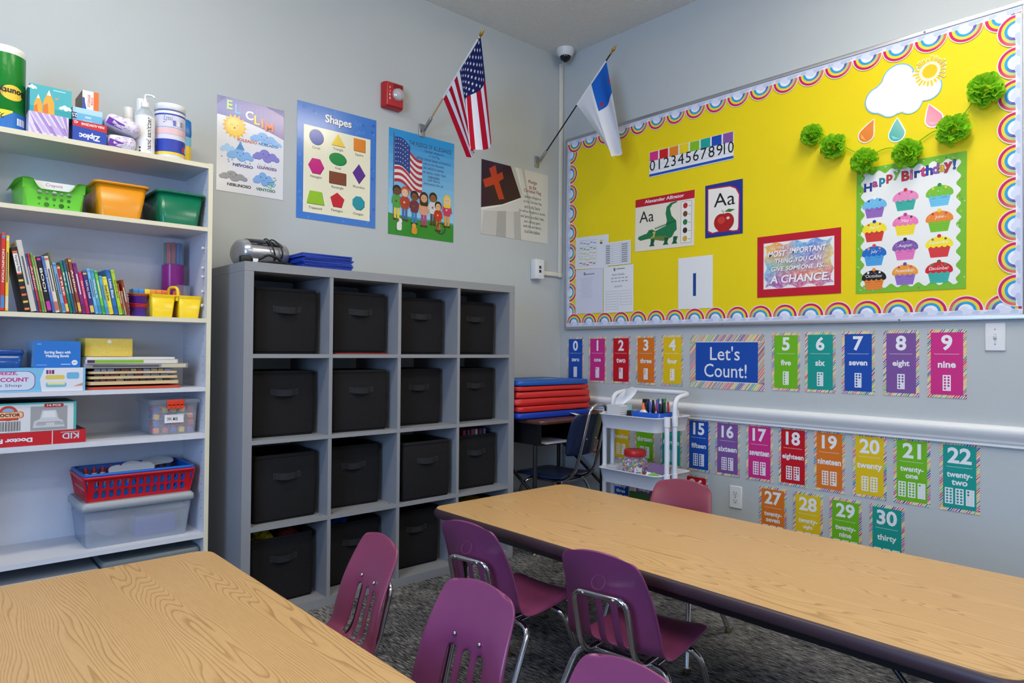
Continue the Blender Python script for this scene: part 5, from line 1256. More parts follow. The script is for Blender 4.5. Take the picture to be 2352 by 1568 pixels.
# ---- third shelf: books, leaning
Z3 = 1.2365
bk = [(-3.017,-3.020,.264,.012,(215,50,40),(60,140,200),'tall red, blue and yellow'),(-3.004,-3.006,.257,.010,(240,205,60),(225,220,200),'tall yellow and cream'),(-2.966,-2.999,.222,.018,(30,26,26),(225,120,60),'black and orange striped'),(-2.946,-2.990,.246,.017,(206,200,186),(206,200,186),'thick pale grey'),
(-2.928,-2.962,.202,.006,(90,100,180),(60,80,150),'thin violet blue'),(-2.921,-2.953,.204,.008,(190,60,70),(150,40,50),'slim red'),(-2.912,-2.943,.204,.006,(110,180,70),(80,150,60),'slim green'),(-2.905,-2.934,.196,.007,(180,165,120),(160,150,110),'slim beige'),
(-2.897,-2.925,.196,.015,(26,22,28),(200,60,160),'black'),(-2.881,-2.909,.196,.008,(90,120,190),(60,90,170),'medium blue'),(-2.872,-2.902,.199,.014,(226,220,205),(200,120,100),'cream white'),(-2.857,-2.890,.214,.005,(120,110,60),(120,110,60),'thin olive'),
(-2.851,-2.882,.177,.011,(120,170,215),(80,130,190),'pale sky blue'),(-2.839,-2.868,.170,.011,(205,50,45),(240,210,110),'bright red and yellow'),(-2.827,-2.857,.183,.009,(40,130,100),(30,110,90),'emerald green'),(-2.817,-2.848,.190,.007,(30,110,140),(30,90,120),'teal'),(-2.809,-2.840,.189,.008,(110,70,50),(140,90,60),'brown'),(-2.800,-2.832,.199,.011,(150,70,60),(230,190,80),'rust brown'),
(-2.788,-2.822,.183,.012,(130,40,120),(100,30,100),'plum purple'),(-2.775,-2.804,.152,.012,(210,40,100),(190,30,90),'magenta'),(-2.762,-2.789,.155,.015,(60,50,120),(225,190,90),'navy'),(-2.746,-2.775,.165,.010,(120,190,225),(90,160,210),'light blue with a tall cover'),(-2.735,-2.763,.164,.012,(80,165,205),(60,140,190),'turquoise blue'),(-2.722,-2.748,.160,.010,(120,200,70),(50,150,90),'grass green'),(-2.711,-2.736,.142,.010,(90,175,215),(60,140,190),'small light blue'),(-2.700,-2.723,.141,.016,(245,225,70),(230,200,60),'lemon yellow'),(-2.683,-2.708,.169,.015,(40,110,180),(30,90,160),'strong blue'),(-2.667,-2.692,.167,.012,(180,210,50),(150,190,40),'lime yellow'),(-2.654,-2.674,.117,.007,(200,60,50),(70,150,70),'small red and green'),(-2.646,-2.664,.090,.006,(190,170,130),(170,150,110),'small tan'),(-2.639,-2.662,.134,.009,(150,60,34),(140,50,30),'rust coloured board')]
titles = {2:'Vampire Pets',8:'BOO!',9:'I Dig Bathtime',13:'TREE',17:'Arthur',19:'Quiet as a Cricket',20:"Let's try, Dad!",22:'Where is',25:'Gossie & Gertie',26:'Little Blue',27:'The Dog Book',0:'NONFICTION',10:'',5:'Arthur',14:'Big'}
bx_next = -2.949
for i, (xb, xt, ht, wd, c1, c2, nm) in enumerate(bk):
    lean = 0 if i < 2 else math.atan(.195); ln = ht/math.cos(lean)
    wd *= 1.02
    if i >= 2: xb = bx_next; bx_next += wd*.93/math.cos(lean)+.0010
    dep = .10+.055*min(1,ht/.22)+.01*((i*7)%3)
    t = thing('picture_book', '%s book in the leaning row on the third shelf' % nm, 'book', (xb, -.292+.006*((i*5)%3)/2, Z3+.0004), (0,-lean,0), 'books leaning on the bookcase shelf')
    b = MB(); b.rbox(0,wd*.93,0,dep,.0015,ln-wd*math.tan(abs(lean)), r=.0012, seg=1, col=C(*c1), smooth=False); b.build('cover', CARD, t)
    hL = ln-wd*math.tan(abs(lean))
    b = MB(); b.box(wd*.93*.14,wd*.93*.86,.004,dep+.0005,.003,hL+.0006, col=C(226,220,204)); b.build('pages', PAPER, t)
    p = pr(.0003); x0, x1 = wd*.93*.1, wd*.93*.9
    if i == 2:
        for k in range(9): p.rect(x0,.006+k*hL*.11,x1,.006+k*hL*.11+.007,(C(232,130,60),C(232,200,70),C(230,110,70))[k%3],k==0)
        p.rect(x0,hL*.60,x1,hL*.90,C(232,226,220))
    else:
        p.rect(x0,hL*.04,x1,hL*.20,C(*c2)); p.rect(x0,hL*.93,x1,hL*.97,C(*c2),False)
    if titles.get(i): p.text(titles[i], wd*.93/2, hL*(.75 if i==2 else .58), wd*.93*.55, C(30,30,30) if i in (2,25,27) else C(238,234,225), rot=-PI/2, w=hL*(.26 if i==2 else .42), bold=.02)
    else: p.rect(wd*.93*.35,hL*.38,wd*.93*.65,hL*.78,C(235,230,215) if sum(c1)<480 else C(90,90,110))
    q = p.build('spine_print', CARD, t); q.rotation_euler = (PI/2,0,0)
    t.location.z += .0005+ (wd*math.sin(abs(lean)) if lean < 0 else 0)
# marker tube
t = thing('marker_tube', 'clear tube of markers with a pink lower half', 'container', (-2.420,-.085,Z3))
b = MB(); b.lathe([(.040,0),(.042,.004),(.042,.225)],24); b.build('pink_base', clear('pink_film',(.75,.25,.65,1),C(190,60,160),.72,.2), t)
b = MB(); b.lathe([(.0425,.2252),(.0425,.318),(.044,.320),(.044,.334),(.041,.336)],24,cap0=False); b.build('clear_sleeve', clear('clear_plastic',(.96,.97,.98,1),(.85,.88,.92,1),.16,.06), t)
for k in range(9):
    a = 2*PI*k/9+.3; c = [C(30,110,180),C(24,80,150),C(40,140,190),C(235,205,60),C(60,120,80),C(190,50,60),C(150,40,60),C(30,90,160),C(90,160,200)][k]
    o = rb('marker', CARD, t, -.008,.008,-.008,.008,.228,.318, r=.004, col=c); o.location = (.028*math.cos(a),.028*math.sin(a),0)
# yellow caddy with a handle
YP = mat('yellow_caddy_plastic', C(242,206,30), rough=.3)
t = thing('supply_caddy', 'yellow two-cup supply caddy with a handle', 'caddy', (-2.4575,-.225,Z3))
for sx in (-1,1):
    b = MB(); b.rings([(.036,.045,0,.008),(.044,.054,.084,.008),(.042,.052,.084,.008),(.034,.043,.002,.008)],n=3,M=T(sx*.049,0,0)); b.build('cup', YP, t)
b = MB(); b.box(-.0045,.0045,-.054,.054,.066,.084); b.rings([(.0945,.058,.0842,.01),(.0945,.058,.088,.01)],n=3,cap0=False,cap1=False); b.box(-.006,.006,-.056,.056,.0842,.088); b.build('top_flange', YP, t)
b = MB(); b.tube(fillet([(0,-.025,.088),(0,-.022,.122),(0,.022,.122),(0,.025,.088)],.018),.006,8,M=Matrix.Rotation(.5,4,'Z')); b.build('handle', YP, t)
for k in range(6):
    t = thing('glue_crayon', 'orange tipped stick in the yellow caddy, %s from the left' % ['first','second','third','fourth','fifth','sixth'][k], 'crayon', (-2.530+.014*k+(.025 if k>3 else 0),-.215+.01*(k%2),Z3+.004),(0,.06*(k%3-1),0),'orange sticks in the yellow caddy')
    b = MB(); b.lathe([(.006,0),(.006,.088)],10); b.build('barrel', mat('stick_brown', C(120,60,40), rough=.5), t); b = MB(); b.lathe([(.0066,.0882),(.0066,.100),(.004,.106)],10); b.build('tip', mat('stick_orange', C(232,110,40), rough=.5), t)
b = MB(); b.rings([(.026,.02,0,.006),(.028,.022,.06,.006),(.027,.021,.06,.006),(.025,.019,.002,.006)],n=3); tag(b.build('clear_cup', MATS['clear_plastic'], None, (-2.396,-.130,Z3+.080)), 'small clear plastic cup behind the yellow caddy', 'cup')
t = thing('cup_stand_box', 'low clear box under the small clear cup', 'box', (-2.396,-.130,Z3)); b = MB(); b.rbox(-.022,.022,-.02,.02,0,.0795,r=.002); b.build('body', clear('frosted',(.9,.92,.95,1),(.8,.82,.86,1),.5,.3), t)
t = thing('stacking_toy', 'purple and red stacking cups beside the books', 'toy', (-2.585,-.235,Z3))
for z0, z1, r0, c in ((0,.034,.028,C(84,36,150)),(.0345,.050,.030,C(205,40,60)),(.0505,.078,.032,C(84,36,150)),(.0785,.088,.033,C(230,110,50))):
    b = MB(); b.lathe([(r0*.9,z0),(r0,z0+.003),(r0,z1-.004),(r0+.004,z1-.003),(r0+.004,z1)],24,col=c); b.build('cup', PLAST, t)
t = thing('toy_strap', 'flexible blue, yellow and orange toy track lying on the cups', 'toy', (-2.548,-.215,Z3+.0885))
for k, c in enumerate((C(60,140,200),C(60,140,200),C(240,210,50),C(240,150,40),C(240,140,40),C(232,110,50))):
    b = MB(); b.rbox(-.058+k*.0205,-.058+k*.0205+.0202,-.030,.030,.0005,.019,r=.002,col=c); b.build('segment', PLAST, t)

# ---- fourth shelf
Z4 = .9625
def d_ice(p,w,h):
    p.poly([(w*.66,0),(w*.98,0),(w*.98,h),(w*.68,h),(w*.645,h*.5)], C(226,226,234)); p.poly(rrect(w*.31,h*.40,h*.3,6,w*.30,h*.47), C(140,50,130)); p.poly(rrect(w*.305,h*.38,h*.29,6,w*.30,h*.47), C(206,218,234))
    p.text('SQUEEZE,',w*.37,h*.77,h*.15,C(196,40,120),w=w*.22,bold=.03); p.text('SCOOP & COUNT',w*.33,h*.52,h*.17,C(196,40,120),w=w*.46,bold=.03); p.text('Ice Cream Shop',w*.31,h*.27,h*.15,C(90,60,110),w=w*.40)
    for k in range(6): p.poly(ell(w*(.70+.022*(k%3)),h*(.78+.08*(k//3)),.004,n=8),(C(90,60,140),C(190,60,120),C(60,50,90))[k%3],k==0)
    p.poly(rrect(w*.075,h*.09,.006,3,w*.76,h*.60),C(225,200,90)); p.poly(rrect(w*.08,h*.10,.006,3,w*.77,h*.28),C(110,185,200)); p.poly(rrect(w*.07,h*.05,.004,3,w*.77,h*.33),C(235,225,150)); p.poly(rrect(w*.05,h*.14,.006,3,w*.90,h*.66),C(110,180,220)); p.poly([(w*.9,h*.2),(w*.98,h*.34),(w*.98,h*.22)],C(210,150,120))
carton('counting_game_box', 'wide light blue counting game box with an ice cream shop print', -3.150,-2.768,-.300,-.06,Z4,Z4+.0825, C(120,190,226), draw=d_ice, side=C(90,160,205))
def d_bear(p,w,h):
    p.text('Sorting Bears with',w*.5,h*.56,h*.14,C(236,238,244),w=w*.56,bold=.03); p.text('Matching Bowls',w*.5,h*.42,h*.14,C(236,238,244),w=w*.49,bold=.03); p.poly(ell(w*.87,h*.18,h*.10,n=18),C(236,238,244)); p.text('edX',w*.87,h*.18,h*.055,C(30,90,170),w=h*.12,bold=.02); p.rect(w*.06,h*.08,w*.28,h*.10,C(150,190,230)); p.rect(w*.58,h*.10,w*.78,h*.13,C(190,215,240)); p.rect(w*.07,h*.86,w*.16,h*.90,C(120,170,220))
carton('sorting_bears_box', 'bright blue Sorting Bears box standing on the counting game', -2.921,-2.781,-.284,-.12,Z4+.0835,Z4+.176, C(36,116,200), draw=d_bear, side=C(150,190,225))
t = thing('blue_lidded_box', 'translucent blue plastic box at the left on the counting game', 'container', (-3.005,-.20,Z4+.0835)); b = MB(); b.rings([(.052,.07,0,.012),(.056,.074,.045,.012),(.054,.072,.045,.012),(.050,.068,.003,.012)],n=4); b.build('tub', clear('blue_clear',(.25,.5,.8,1),C(40,100,180),.6,.15), t); b = MB(); b.rings([(.058,.076,.0455,.014),(.060,.078,.052,.014),(.056,.074,.062,.012)],n=4); b.build('lid', clear('blue_lid',(.2,.42,.75,1),C(30,80,160),.8,.15), t)
# wooden puzzle boards
WOODL = mat('pale_plywood', C(214,186,140), rough=.55, noise=(40,.1)); 
for i, (x0,x1,z0,z1,c1,c2,lb) in enumerate(((-2.757,-2.437,.9627,.972,C(196,72,44),C(196,72,44),'red edged puzzle board at the bottom of the stack'),(-2.758,-2.446,.9795,.992,C(214,186,140),C(60,56,60),'plywood puzzle tray second from the bottom'),(-2.756,-2.450,1.001,1.011,C(214,186,140),C(110,70,60),'plywood puzzle tray third from the bottom'),(-2.754,-2.451,1.020,1.029,C(214,186,140),C(70,76,110),'plywood puzzle tray with grey pieces'),(-2.769,-2.409,1.0405,1.058,C(150,148,150),C(150,148,150),'wide grey puzzle box sticking out to the right'),(-2.766,-2.449,1.0585,1.073,C(226,222,210),C(130,180,60),'white board with a green edge strip'),(-2.762,-2.460,1.0735,1.082,C(232,228,220),C(232,228,220),'thin white board on top of the puzzles'))):
    t = thing('puzzle_board', lb, 'puzzle', ((x0+x1)/2,-.165,z0),(0,0,.012*((i*3)%4-1.5)),'stacked puzzle boards'); hx = (x1-x0)/2
    b = MB(); b.rings([(hx,.115,.0001,.012),(hx,.115,z1-z0,.012)],n=4,col=c1,smooth=False); b.build('board', CARD, t)
    if i in (1,2,3):
        rn = random.Random(i); k = -hx+.02; 
        while k < hx-.03:
            ww = rn.uniform(.018,.034); o = MB(); o.rbox(k,k+ww*.9,-.108,.10,z1-z0+.0002,z1-z0+(.0075 if i<3 else .0095),r=.002,col=rn.choice([C(60,56,60),C(150,140,110),c2,C(110,60,60),C(120,130,160)])); o.build('piece', CARD, t); k += ww
    if i == 5: p = pr(.0002); p.rect(.012,.002,.10,z1-z0-.002,C(90,50,110)) if False else p.rect(.028,.002,hx*1.2,z1-z0-.002,C(130,190,40)); p.rect(0.004,.002,.028,z1-z0-.002,C(80,40,80)); q = p.build('edge_print', CARD, t); q.location = (-hx,-.115,0); q.rotation_euler = (PI/2,0,0)
    if i == 4: p = pr(.0002); p.rect(.03,.004,hx*1.4,.012,C(90,84,84)); p.rect(hx*1.45,.002,2*hx-.012,z1-z0-.002,C(206,196,160)); q = p.build('edge_print', CARD, t); q.location = (-hx,-.115,0); q.rotation_euler = (PI/2,0,0)
FOAM = mat('yellow_foam', C(222,194,86), rough=.8, noise=(180,.2))
t = thing('foam_block_box', 'speckled yellow box on top of the puzzle boards', 'box', (-2.683,-.16,1.0832)); b = MB(); b.rbox(-.079,.079,-.09,.09,0,.068,r=.004); b.build('body', FOAM, t); p = pr(.0004); p.poly([(-.006,.050),(.006,.050),(.006,.056),(.010,.056),(0,.064),(-.010,.056),(-.006,.056)],C(236,232,220)); q = p.build('arrow_mark', CARD, t); q.location = (0,-.09,0); q.rotation_euler = (PI/2,0,0)

# ---- fifth shelf
Z5 = .7785
def d_set(p,w,h):
    p.rect(w*.735,0,w*.742,h,C(236,230,230)); p.rect(w*.08,0,w*.088,h,C(236,230,230)); p.text('Doctor Play Set',w*.38,h*.48,h*.42,C(232,236,240),rot=PI,w=w*.42,bold=.05); p.text('KID',w*.88,h*.55,h*.44,C(190,224,234),rot=PI,w=w*.13,bold=.02); p.rect(w*.80,h*.82,w*.95,h*.88,C(225,160,160))
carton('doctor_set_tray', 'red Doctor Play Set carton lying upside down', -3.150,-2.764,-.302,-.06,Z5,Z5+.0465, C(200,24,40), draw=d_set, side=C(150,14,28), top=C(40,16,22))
def d_doc(p,w,h):
    p.rect(w*.012,0,w*.975,h*.94,C(222,222,222)); p.rect(w*.60,h*.02,w*.92,h*.86,C(160,160,162)); 
    p.poly([(w*.62,h*.12),(w*.90,h*.12),(w*.88,h*.34),(w*.84,h*.42),(w*.82,h*.72),(w*.70,h*.72),(w*.68,h*.42),(w*.63,h*.34)],C(206,206,208)); p.poly([(w*.70,h*.46),(w*.82,h*.46),(w*.81,h*.68),(w*.71,h*.68)],C(226,226,228)); p.stroke([(w*.66,h*.30),(w*.86,h*.30)],.002,C(140,140,144)); p.poly(rrect(w*.045,h*.05,.004,3,w*.69,h*.24),C(176,176,180)); p.poly(rrect(w*.045,h*.05,.004,3,w*.85,h*.24),C(176,176,180))
    p.poly(ell(w*.415,h*.66,w*.08,h*.26,20),C(206,70,50)); p.poly(ell(w*.415,h*.70,w*.05,h*.14,16),C(130,180,215)); p.poly(rrect(w*.128,h*.115,.008,4,w*.415,h*.60),C(206,70,50)); p.poly(rrect(w*.12,h*.095,.007,4,w*.415,h*.60),C(236,196,150)); p.text('DOCTOR',w*.415,h*.60,h*.12,C(110,40,30),w=w*.20,bold=.05); p.rect(w*.33,h*.42,w*.50,h*.50,C(206,70,50))
    for k in range(26): p.rect(w*(.315+k*.0078),h*.05,w*(.315+k*.0078+.002+.003*((k*5)%3)/2),h*.38,C(40,40,42),k==0)
    p.rect(w*.02,h*.28,w*.17,h*.50,C(60,60,62)); p.rect(w*.023,h*.29,w*.167,h*.49,C(222,222,222)); p.text('WARNING:',w*.075,h*.42,h*.06,C(40,40,42),w=w*.09,bold=.04)
    for k in range(3): p.rect(w*.04,h*(.80-k*.07),w*(.16+.02*(k%2)),h*(.815-k*.07),C(140,140,144),k==0)
    p.text('CE',w*.13,h*.10,h*.09,C(60,60,62)); p.poly(rrect(w*.085,h*.065,.005,3,w*.80,h*.89),C(196,40,44)); p.text('14 PCS',w*.80,h*.89,h*.07,C(240,235,230),w=w*.12,bold=.04)
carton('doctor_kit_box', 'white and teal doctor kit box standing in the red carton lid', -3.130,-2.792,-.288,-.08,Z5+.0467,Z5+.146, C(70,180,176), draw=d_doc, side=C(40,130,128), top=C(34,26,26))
CLR = MATS['clear_plastic']
def clear_bin(name, label, cx_, cy_, z, bx_, by_, tx, ty, h, lidm, lid_h, m=None):
    t = thing(name, label, 'bin', (cx_,cy_,z)); b = MB(); th = .002
    b.rings([(bx_,by_,0,.012),(tx,ty,h-.004,.012),(tx-th,ty-th,h-.004,.012),(bx_-th,by_-th,th,.012)],n=4); b.build('tub', m or CLR, t)
    b = MB(); b.rings([(tx+.003,ty+.003,h-.008,.014),(tx+.008,ty+.008,h-.006,.016),(tx+.008,ty+.008,h+lid_h*.6,.016),(tx,ty,h+lid_h,.014)],n=4); b.build('lid', lidm, t); return t
t = clear_bin('block_bin', 'clear bin of coloured blocks labelled 3KB with red latch', -2.455,-.165,Z5, .078,.100,.085,.108,.128, clear('clear_lid',(.95,.95,.96,1),(.85,.85,.88,1),.22,.08), .010)
b = MB(); b.rbox(-.035,.028,-.121,-.117,.112,.138,r=.003); 
for k in range(4): b.lathe([(.0085,-.002),(.0085,.002)],14,M=Matrix.Translation((-.026+k*.0152,-.119,.110)) @ Matrix.Rotation(PI/2,4,'X'))
b.build('latch', mat('red_latch', C(232,62,34), rough=.35), t)
o = bx('label_card', PAPER, t, -.040,.030,-.1075,-.1070,.046,.078, col=C(230,228,226)); p = pr(.0003); p.text('3K',-.022,.062,.012,C(30,30,32)); p.text('B',.004,.061,.012,C(30,30,32)); p.poly([(-.010,.060),(-.006,.069),(-.002,.060),(-.006,.055)],C(20,20,22)); q = p.build('handwriting', PAPER, o); q.location = (0,-.1076,0); q.rotation_euler = (PI/2,0,0)
rn = random.Random(21); bn_ = ['red','yellow','blue','purple','green','orange','pink']; bc_ = [C(205,40,50),C(240,190,40),C(40,80,180),C(110,50,150),C(40,150,80),C(235,110,50),C(190,60,70)]
k = 0
for lz in range(4):
    for ix in range(5):
        for iy in range(2):
            s_ = .0125; x = -.062+ix*.031+rn.uniform(-.002,.002); y = -.075+iy*.05; z = .0165+lz*.0265
            b = MB(); ci = rn.randrange(7); b.rbox(-s_*.78,s_*.78,-s_,s_,-s_*.8,s_*.8,r=.002,col=bc_[ci]); 
            o = b.build('toy_block', PLAST, None, (-2.455+x,-.165+y,Z5+z), (0,rn.uniform(-.25,.25),0)); tag(o, '%s block in the clear bin, %s row, %s layer, %s from the left' % (bn_[ci], ('front','back')[iy], ('bottom','second','third','top')[lz], ('first','second','third','fourth','fifth')[ix]), 'toy block', 'blocks in the clear bin')
# ---- sixth shelf
Z6 = .3825
FROST = clear('frosted_tub',(.88,.91,.96,1),(.72,.77,.84,1),.24,.25)
t = clear_bin('storage_bin', 'frosted storage bin with a grey lid under the red basket', -2.578,-.155,Z6, .172,.108,.186,.128,.145, mat('grey_lid_plastic', C(160,164,168), rough=.4), .022, FROST)
b = MB(); b.rings([(.1815,.122,.105,.012),(.1835,.124,.107,.012),(.1835,.124,.111,.012)],n=4,cap0=False,cap1=False); b.build('tub_ridge', FROST, t)
tag(rb('blue_carton', mat('blue_card', C(70,90,180), rough=.6), None, -.075,.07,-.05,.05,0,.075), 'blue box inside the frosted storage bin', 'box').location = (-2.50,-.155,Z6+.004)
b = MB(); b.lathe([(.062,0),(.062,.004),(.01,.005)],24); o = b.build('paper_plate', mat('mauve_paper', C(150,140,165), rough=.7), None, (-2.655,-.16,Z6+.072),(PI/2-.5,0,.1)); tag(o, 'grey mauve round plate inside the frosted storage bin', 'plate')
# nested baskets
REDP = mat('red_basket_plastic', C(196,20,38), rough=.3); BLUP = mat('blue_basket_plastic', C(20,100,190), rough=.28)
def slat_basket(name, label, cx_, cy_, z, bx_, by_, tx, ty, h, m, rows=2, cols_=13):
    t = thing(name, label, 'basket', (cx_,cy_,z)); b = MB(); th = .0022
    b.box(-bx_,bx_,-by_,by_,0,th)
    for ax, (hb, ht, ob, ot) in (('f',(bx_,tx,by_,ty)),('b',(bx_,tx,by_,ty)),('l',(by_,ty,bx_,tx)),('r',(by_,ty,bx_,tx))):
        nc = cols_ if ax in 'fb' else max(3,int(cols_*by_/bx_)); sl = math.hypot(h,ot-ob); ang = math.atan2(ot-ob,h)
        cells = []; wv = hb*2-.03; y0, y1 = .008, sl-.016
        for i in range(nc):
            xa, xb_ = -wv/2+wv*i/nc, -wv/2+wv*(i+1)/nc
            for j in range(rows):
                ya, yb = y0+(y1-y0)*j/rows, y0+(y1-y0)*(j+1)/rows; mx_, my_ = (xa+xb_)/2,(ya+yb)/2; hw_, hh_ = (xb_-xa)*.30,(yb-ya)*.40
                hole = []
                for q_ in range(16):
                    a = 2*PI*q_/16+PI/16; ca, sa = math.cos(a), math.sin(a); e_ = .45; hole.append((mx_+hw_*abs(ca)**e_*(1 if ca>0 else -1)+.0, my_+hh_*abs(sa)**e_*(1 if sa>0 else -1)+.12*hh_*ca))
                cells.append((xa,ya,xb_,yb,hole))
        cells += [(-hb,0,hb,y0,None),(-ht+.0,y1,ht-.0,sl,None)]
        cells += [(-hb-.001,y0,-wv/2,y1,None),(wv/2,y0,hb+.001,y1,None)]
        rz = {'f':0,'b':PI,'l':-PI/2,'r':PI/2}[ax]
        M = Matrix.Rotation(rz,4,'Z') @ Matrix.Translation((0,-ob,0)) @ Matrix.Rotation(PI/2+ang,4,'X')
        perf(b, M, cells, th)
    b.build('slatted_body', m, t)
    for sx in (-1,1):
        for sy in (-1,1):
            b = MB(); b.tube([(sx*bx_,sy*by_,.002),(sx*tx,sy*ty,h-.008)],.0038,8); b.build('corner_post', m, t)
    b = MB(); b.rings([(tx-.001,ty-.001,h-.012,.02),(tx+.006,ty+.006,h-.010,.024),(tx+.008,ty+.008,h-.003,.025),(tx+.005,ty+.005,h,.024),(tx-.003,ty-.003,h-.001,.02),(tx-.003,ty-.003,h-.010,.02)],n=5,cap0=False,cap1=False); b.build('rim', m, t); return t
zb = Z6+.145+.022+.0005
slat_basket('red_slotted_basket', 'red slotted basket on the grey lid, outside the blue one', -2.573,-.155,zb, .176,.105,.190,.122,.094, REDP)
slat_basket('blue_slotted_basket', 'blue slotted basket nested inside the red one', -2.573,-.155,zb+.010, .170,.100,.187,.119,.094, BLUP, 2, 12)
for k in range(6):
    t = thing('glue_bottle', 'small bottle with red cap inside the blue basket, number %s from the left' % ['one','two','three','four','five','six'][k], 'bottle', (-2.728+k*.030,-.115+.006*k,zb+.0135), group='red capped bottles in the blue basket'); b = MB(); b.lathe([(.011,0),(.012,.003),(.012,.062),(.008,.070)],14); b.build('body', WHITE, t); b = MB(); b.lathe([(.008,.0702),(.008,.080),(.003,.092)],12); b.build('cap', mat('red_cap', C(200,40,40), rough=.4), t)
for k, (x, y, s_, lb) in enumerate(((-2.575,-.185,.075,'white paper cloud shape lying across the blue basket'),(-2.465,-.105,.055,'smaller white paper cloud at the right in the blue basket'))):
    pts = arcs([(.45*s_,0,.5*s_,-1.9,1.5,8),(0,.12*s_,.6*s_,.5,2.7,8),(-.7*s_,-.05*s_,.55*s_,1.4,4.4,10)]); b = MB(); b.prism(pts,0,.0012,C(232,230,224)); o = b.build('paper_cloud_shape', PAPER, None, (x,y,zb+.100+.006*k), (.35,-.03,.1)); tag(o, lb, 'paper', 'paper cloud shapes')
# ---- bins below the last shelf
t = clear_bin('lower_bin', 'grey lidded bin under the lowest shelf at the left', -2.90,-.165,.0805, .17,.105,.185,.125,.21, MATS['grey_lid_plastic'], .022, FROST)
t = clear_bin('lower_bin', 'dim clear bin under the lowest shelf at the right', -2.53,-.150,.0805, .15,.105,.165,.125,.225, clear('smoky_lid',(.6,.66,.66,1),(.4,.45,.45,1),.5,.25), .02, FROST)

# ================================================================ on top of the grey unit
ZU = 1.4705
SILV = mat('silver_plastic', C(180,180,184), rough=.25, metal=.7); GLB = mat('gloss_black', C(14,14,16), rough=.12)
t = thing('cd_player', 'rounded silver and black portable stereo with its cord wrapped around it', 'stereo', (-2.098,-.195,ZU),(0,0,.06))
b = MB(); R = []
for x, s_ in ((-.108,.45),(-.106,.72),(-.098,.90),(-.07,1.0),(0,1.03),(.07,1.0),(.098,.90),(.106,.72),(.108,.45)):
    ring = []
    for k in range(24):
        a = 2*PI*k/24; y = .085*math.cos(a)*s_; z = .055*math.sin(a)*s_; z = max(z,-.050); ring.append((x,y,.056+z*(1.12 if z>0 else 1)))
    R.append(ring)
b.loft(R); b.build('body', SILV, t)
b = MB(); R = []
for x, s_ in ((-.080,.80),(-.070,.98),(0,1.045),(.070,.98),(.080,.80)): R.append([(x,.0862*math.cos(a)*s_*1.005,.058+.0625*math.sin(a)*s_*1.01) for a in [PI*.16+PI*.68*k/12 for k in range(13)]]+[(x,.05*math.cos(a),.075) for a in [PI*.84-PI*.68*k/4 for k in range(5)]])
b.loft(R); b.build('top_lid', GLB, t)
for sx in (-1,1):
    b = MB(); b.lathe([(.044,0),(.044,.004),(.030,.006),(.028,.004)],24,M=Matrix.Translation((sx*.100,0,.056)) @ Matrix.Rotation(sx*PI/2,4,'Y')); b.build('speaker_grille', mat('speaker_mesh', C(110,112,112), rough=.6), t)
CORD = mat('black_cord', C(16,16,17), rough=.45)
b = MB()
b.tube(catmull([(.02+.012*math.sin(k),.098*math.cos(2*PI*k/12),.066+.062*math.sin(2*PI*k/12)) for k in range(13)],4),.0035,8); b.build('wrapped_cord', CORD, t)
b = MB(); b.tube(catmull([(.050+.008*math.sin(k*1.3),.096*math.cos(2*PI*k/12+.2),.066+.061*math.sin(2*PI*k/12+.2)) for k in range(13)],4),.0035,8); b.build('wrapped_cord', CORD, t)
t = thing('power_strip_cord', 'black cord and plug lying on the grey shelf in front of the stereo', 'cord', (-2.15,-.33,ZU))
b = MB(); b.rbox(-.085,-.04,-.016,.016,.0005,.030,r=.006); b.build('plug', CORD, t)
b = MB(); b.tube(catmull([(-.045,0,.018),(0,.01,.022),(.03,.0,.040),(.06,-.01,.034),(.10,-.005,.014),(.15,.005,.007),(.20,.02,.006)],5),.0055,8); b.build('lead', CORD, t)
b = MB(); b.tube(catmull([(-.04,.01,.010),(.0,-.02,.008),(.05,-.03,.010),(.09,-.02,.009),(.05,.005,.010),(.0,.02,.008)],5),.0045,8); b.build('coil', CORD, t)
b = MB(); b.box(-.036,-.014,-.0145,-.0135,.004,.020); b.build('paper_tag', WHITE, t)
for k in range(11):
    t = thing('paper_folder', 'blue pocket folder in the pile on the grey shelf, number %s from the bottom' % ['one','two','three','four','five','six','seven','eight','nine','ten','eleven'][k], 'folder', (-1.868+.003*((k*5)%4),-.245+.003*((k*3)%4),ZU+.0004+k*.0058),(0,0,.015*((k*7)%5-2)),'pile of blue folders')
    b = MB(); th_ = .0021; b.box(-.118,.118,-.135,.135,0,th_); b.box(-.118,.118,-.135,.135,.0026,.0026+th_); b.box(-.118,-.116,-.135,.135,th_,.0026); b.build('cover', mat('blue_folder_card', C(24,62,170), rough=.35), t)
    b = MB(); b.box(-.10,.10,-.13,.13,th_+.0001,.0025); b.build('paper', mat('folder_paper', C(220,222,230), rough=.7), t)

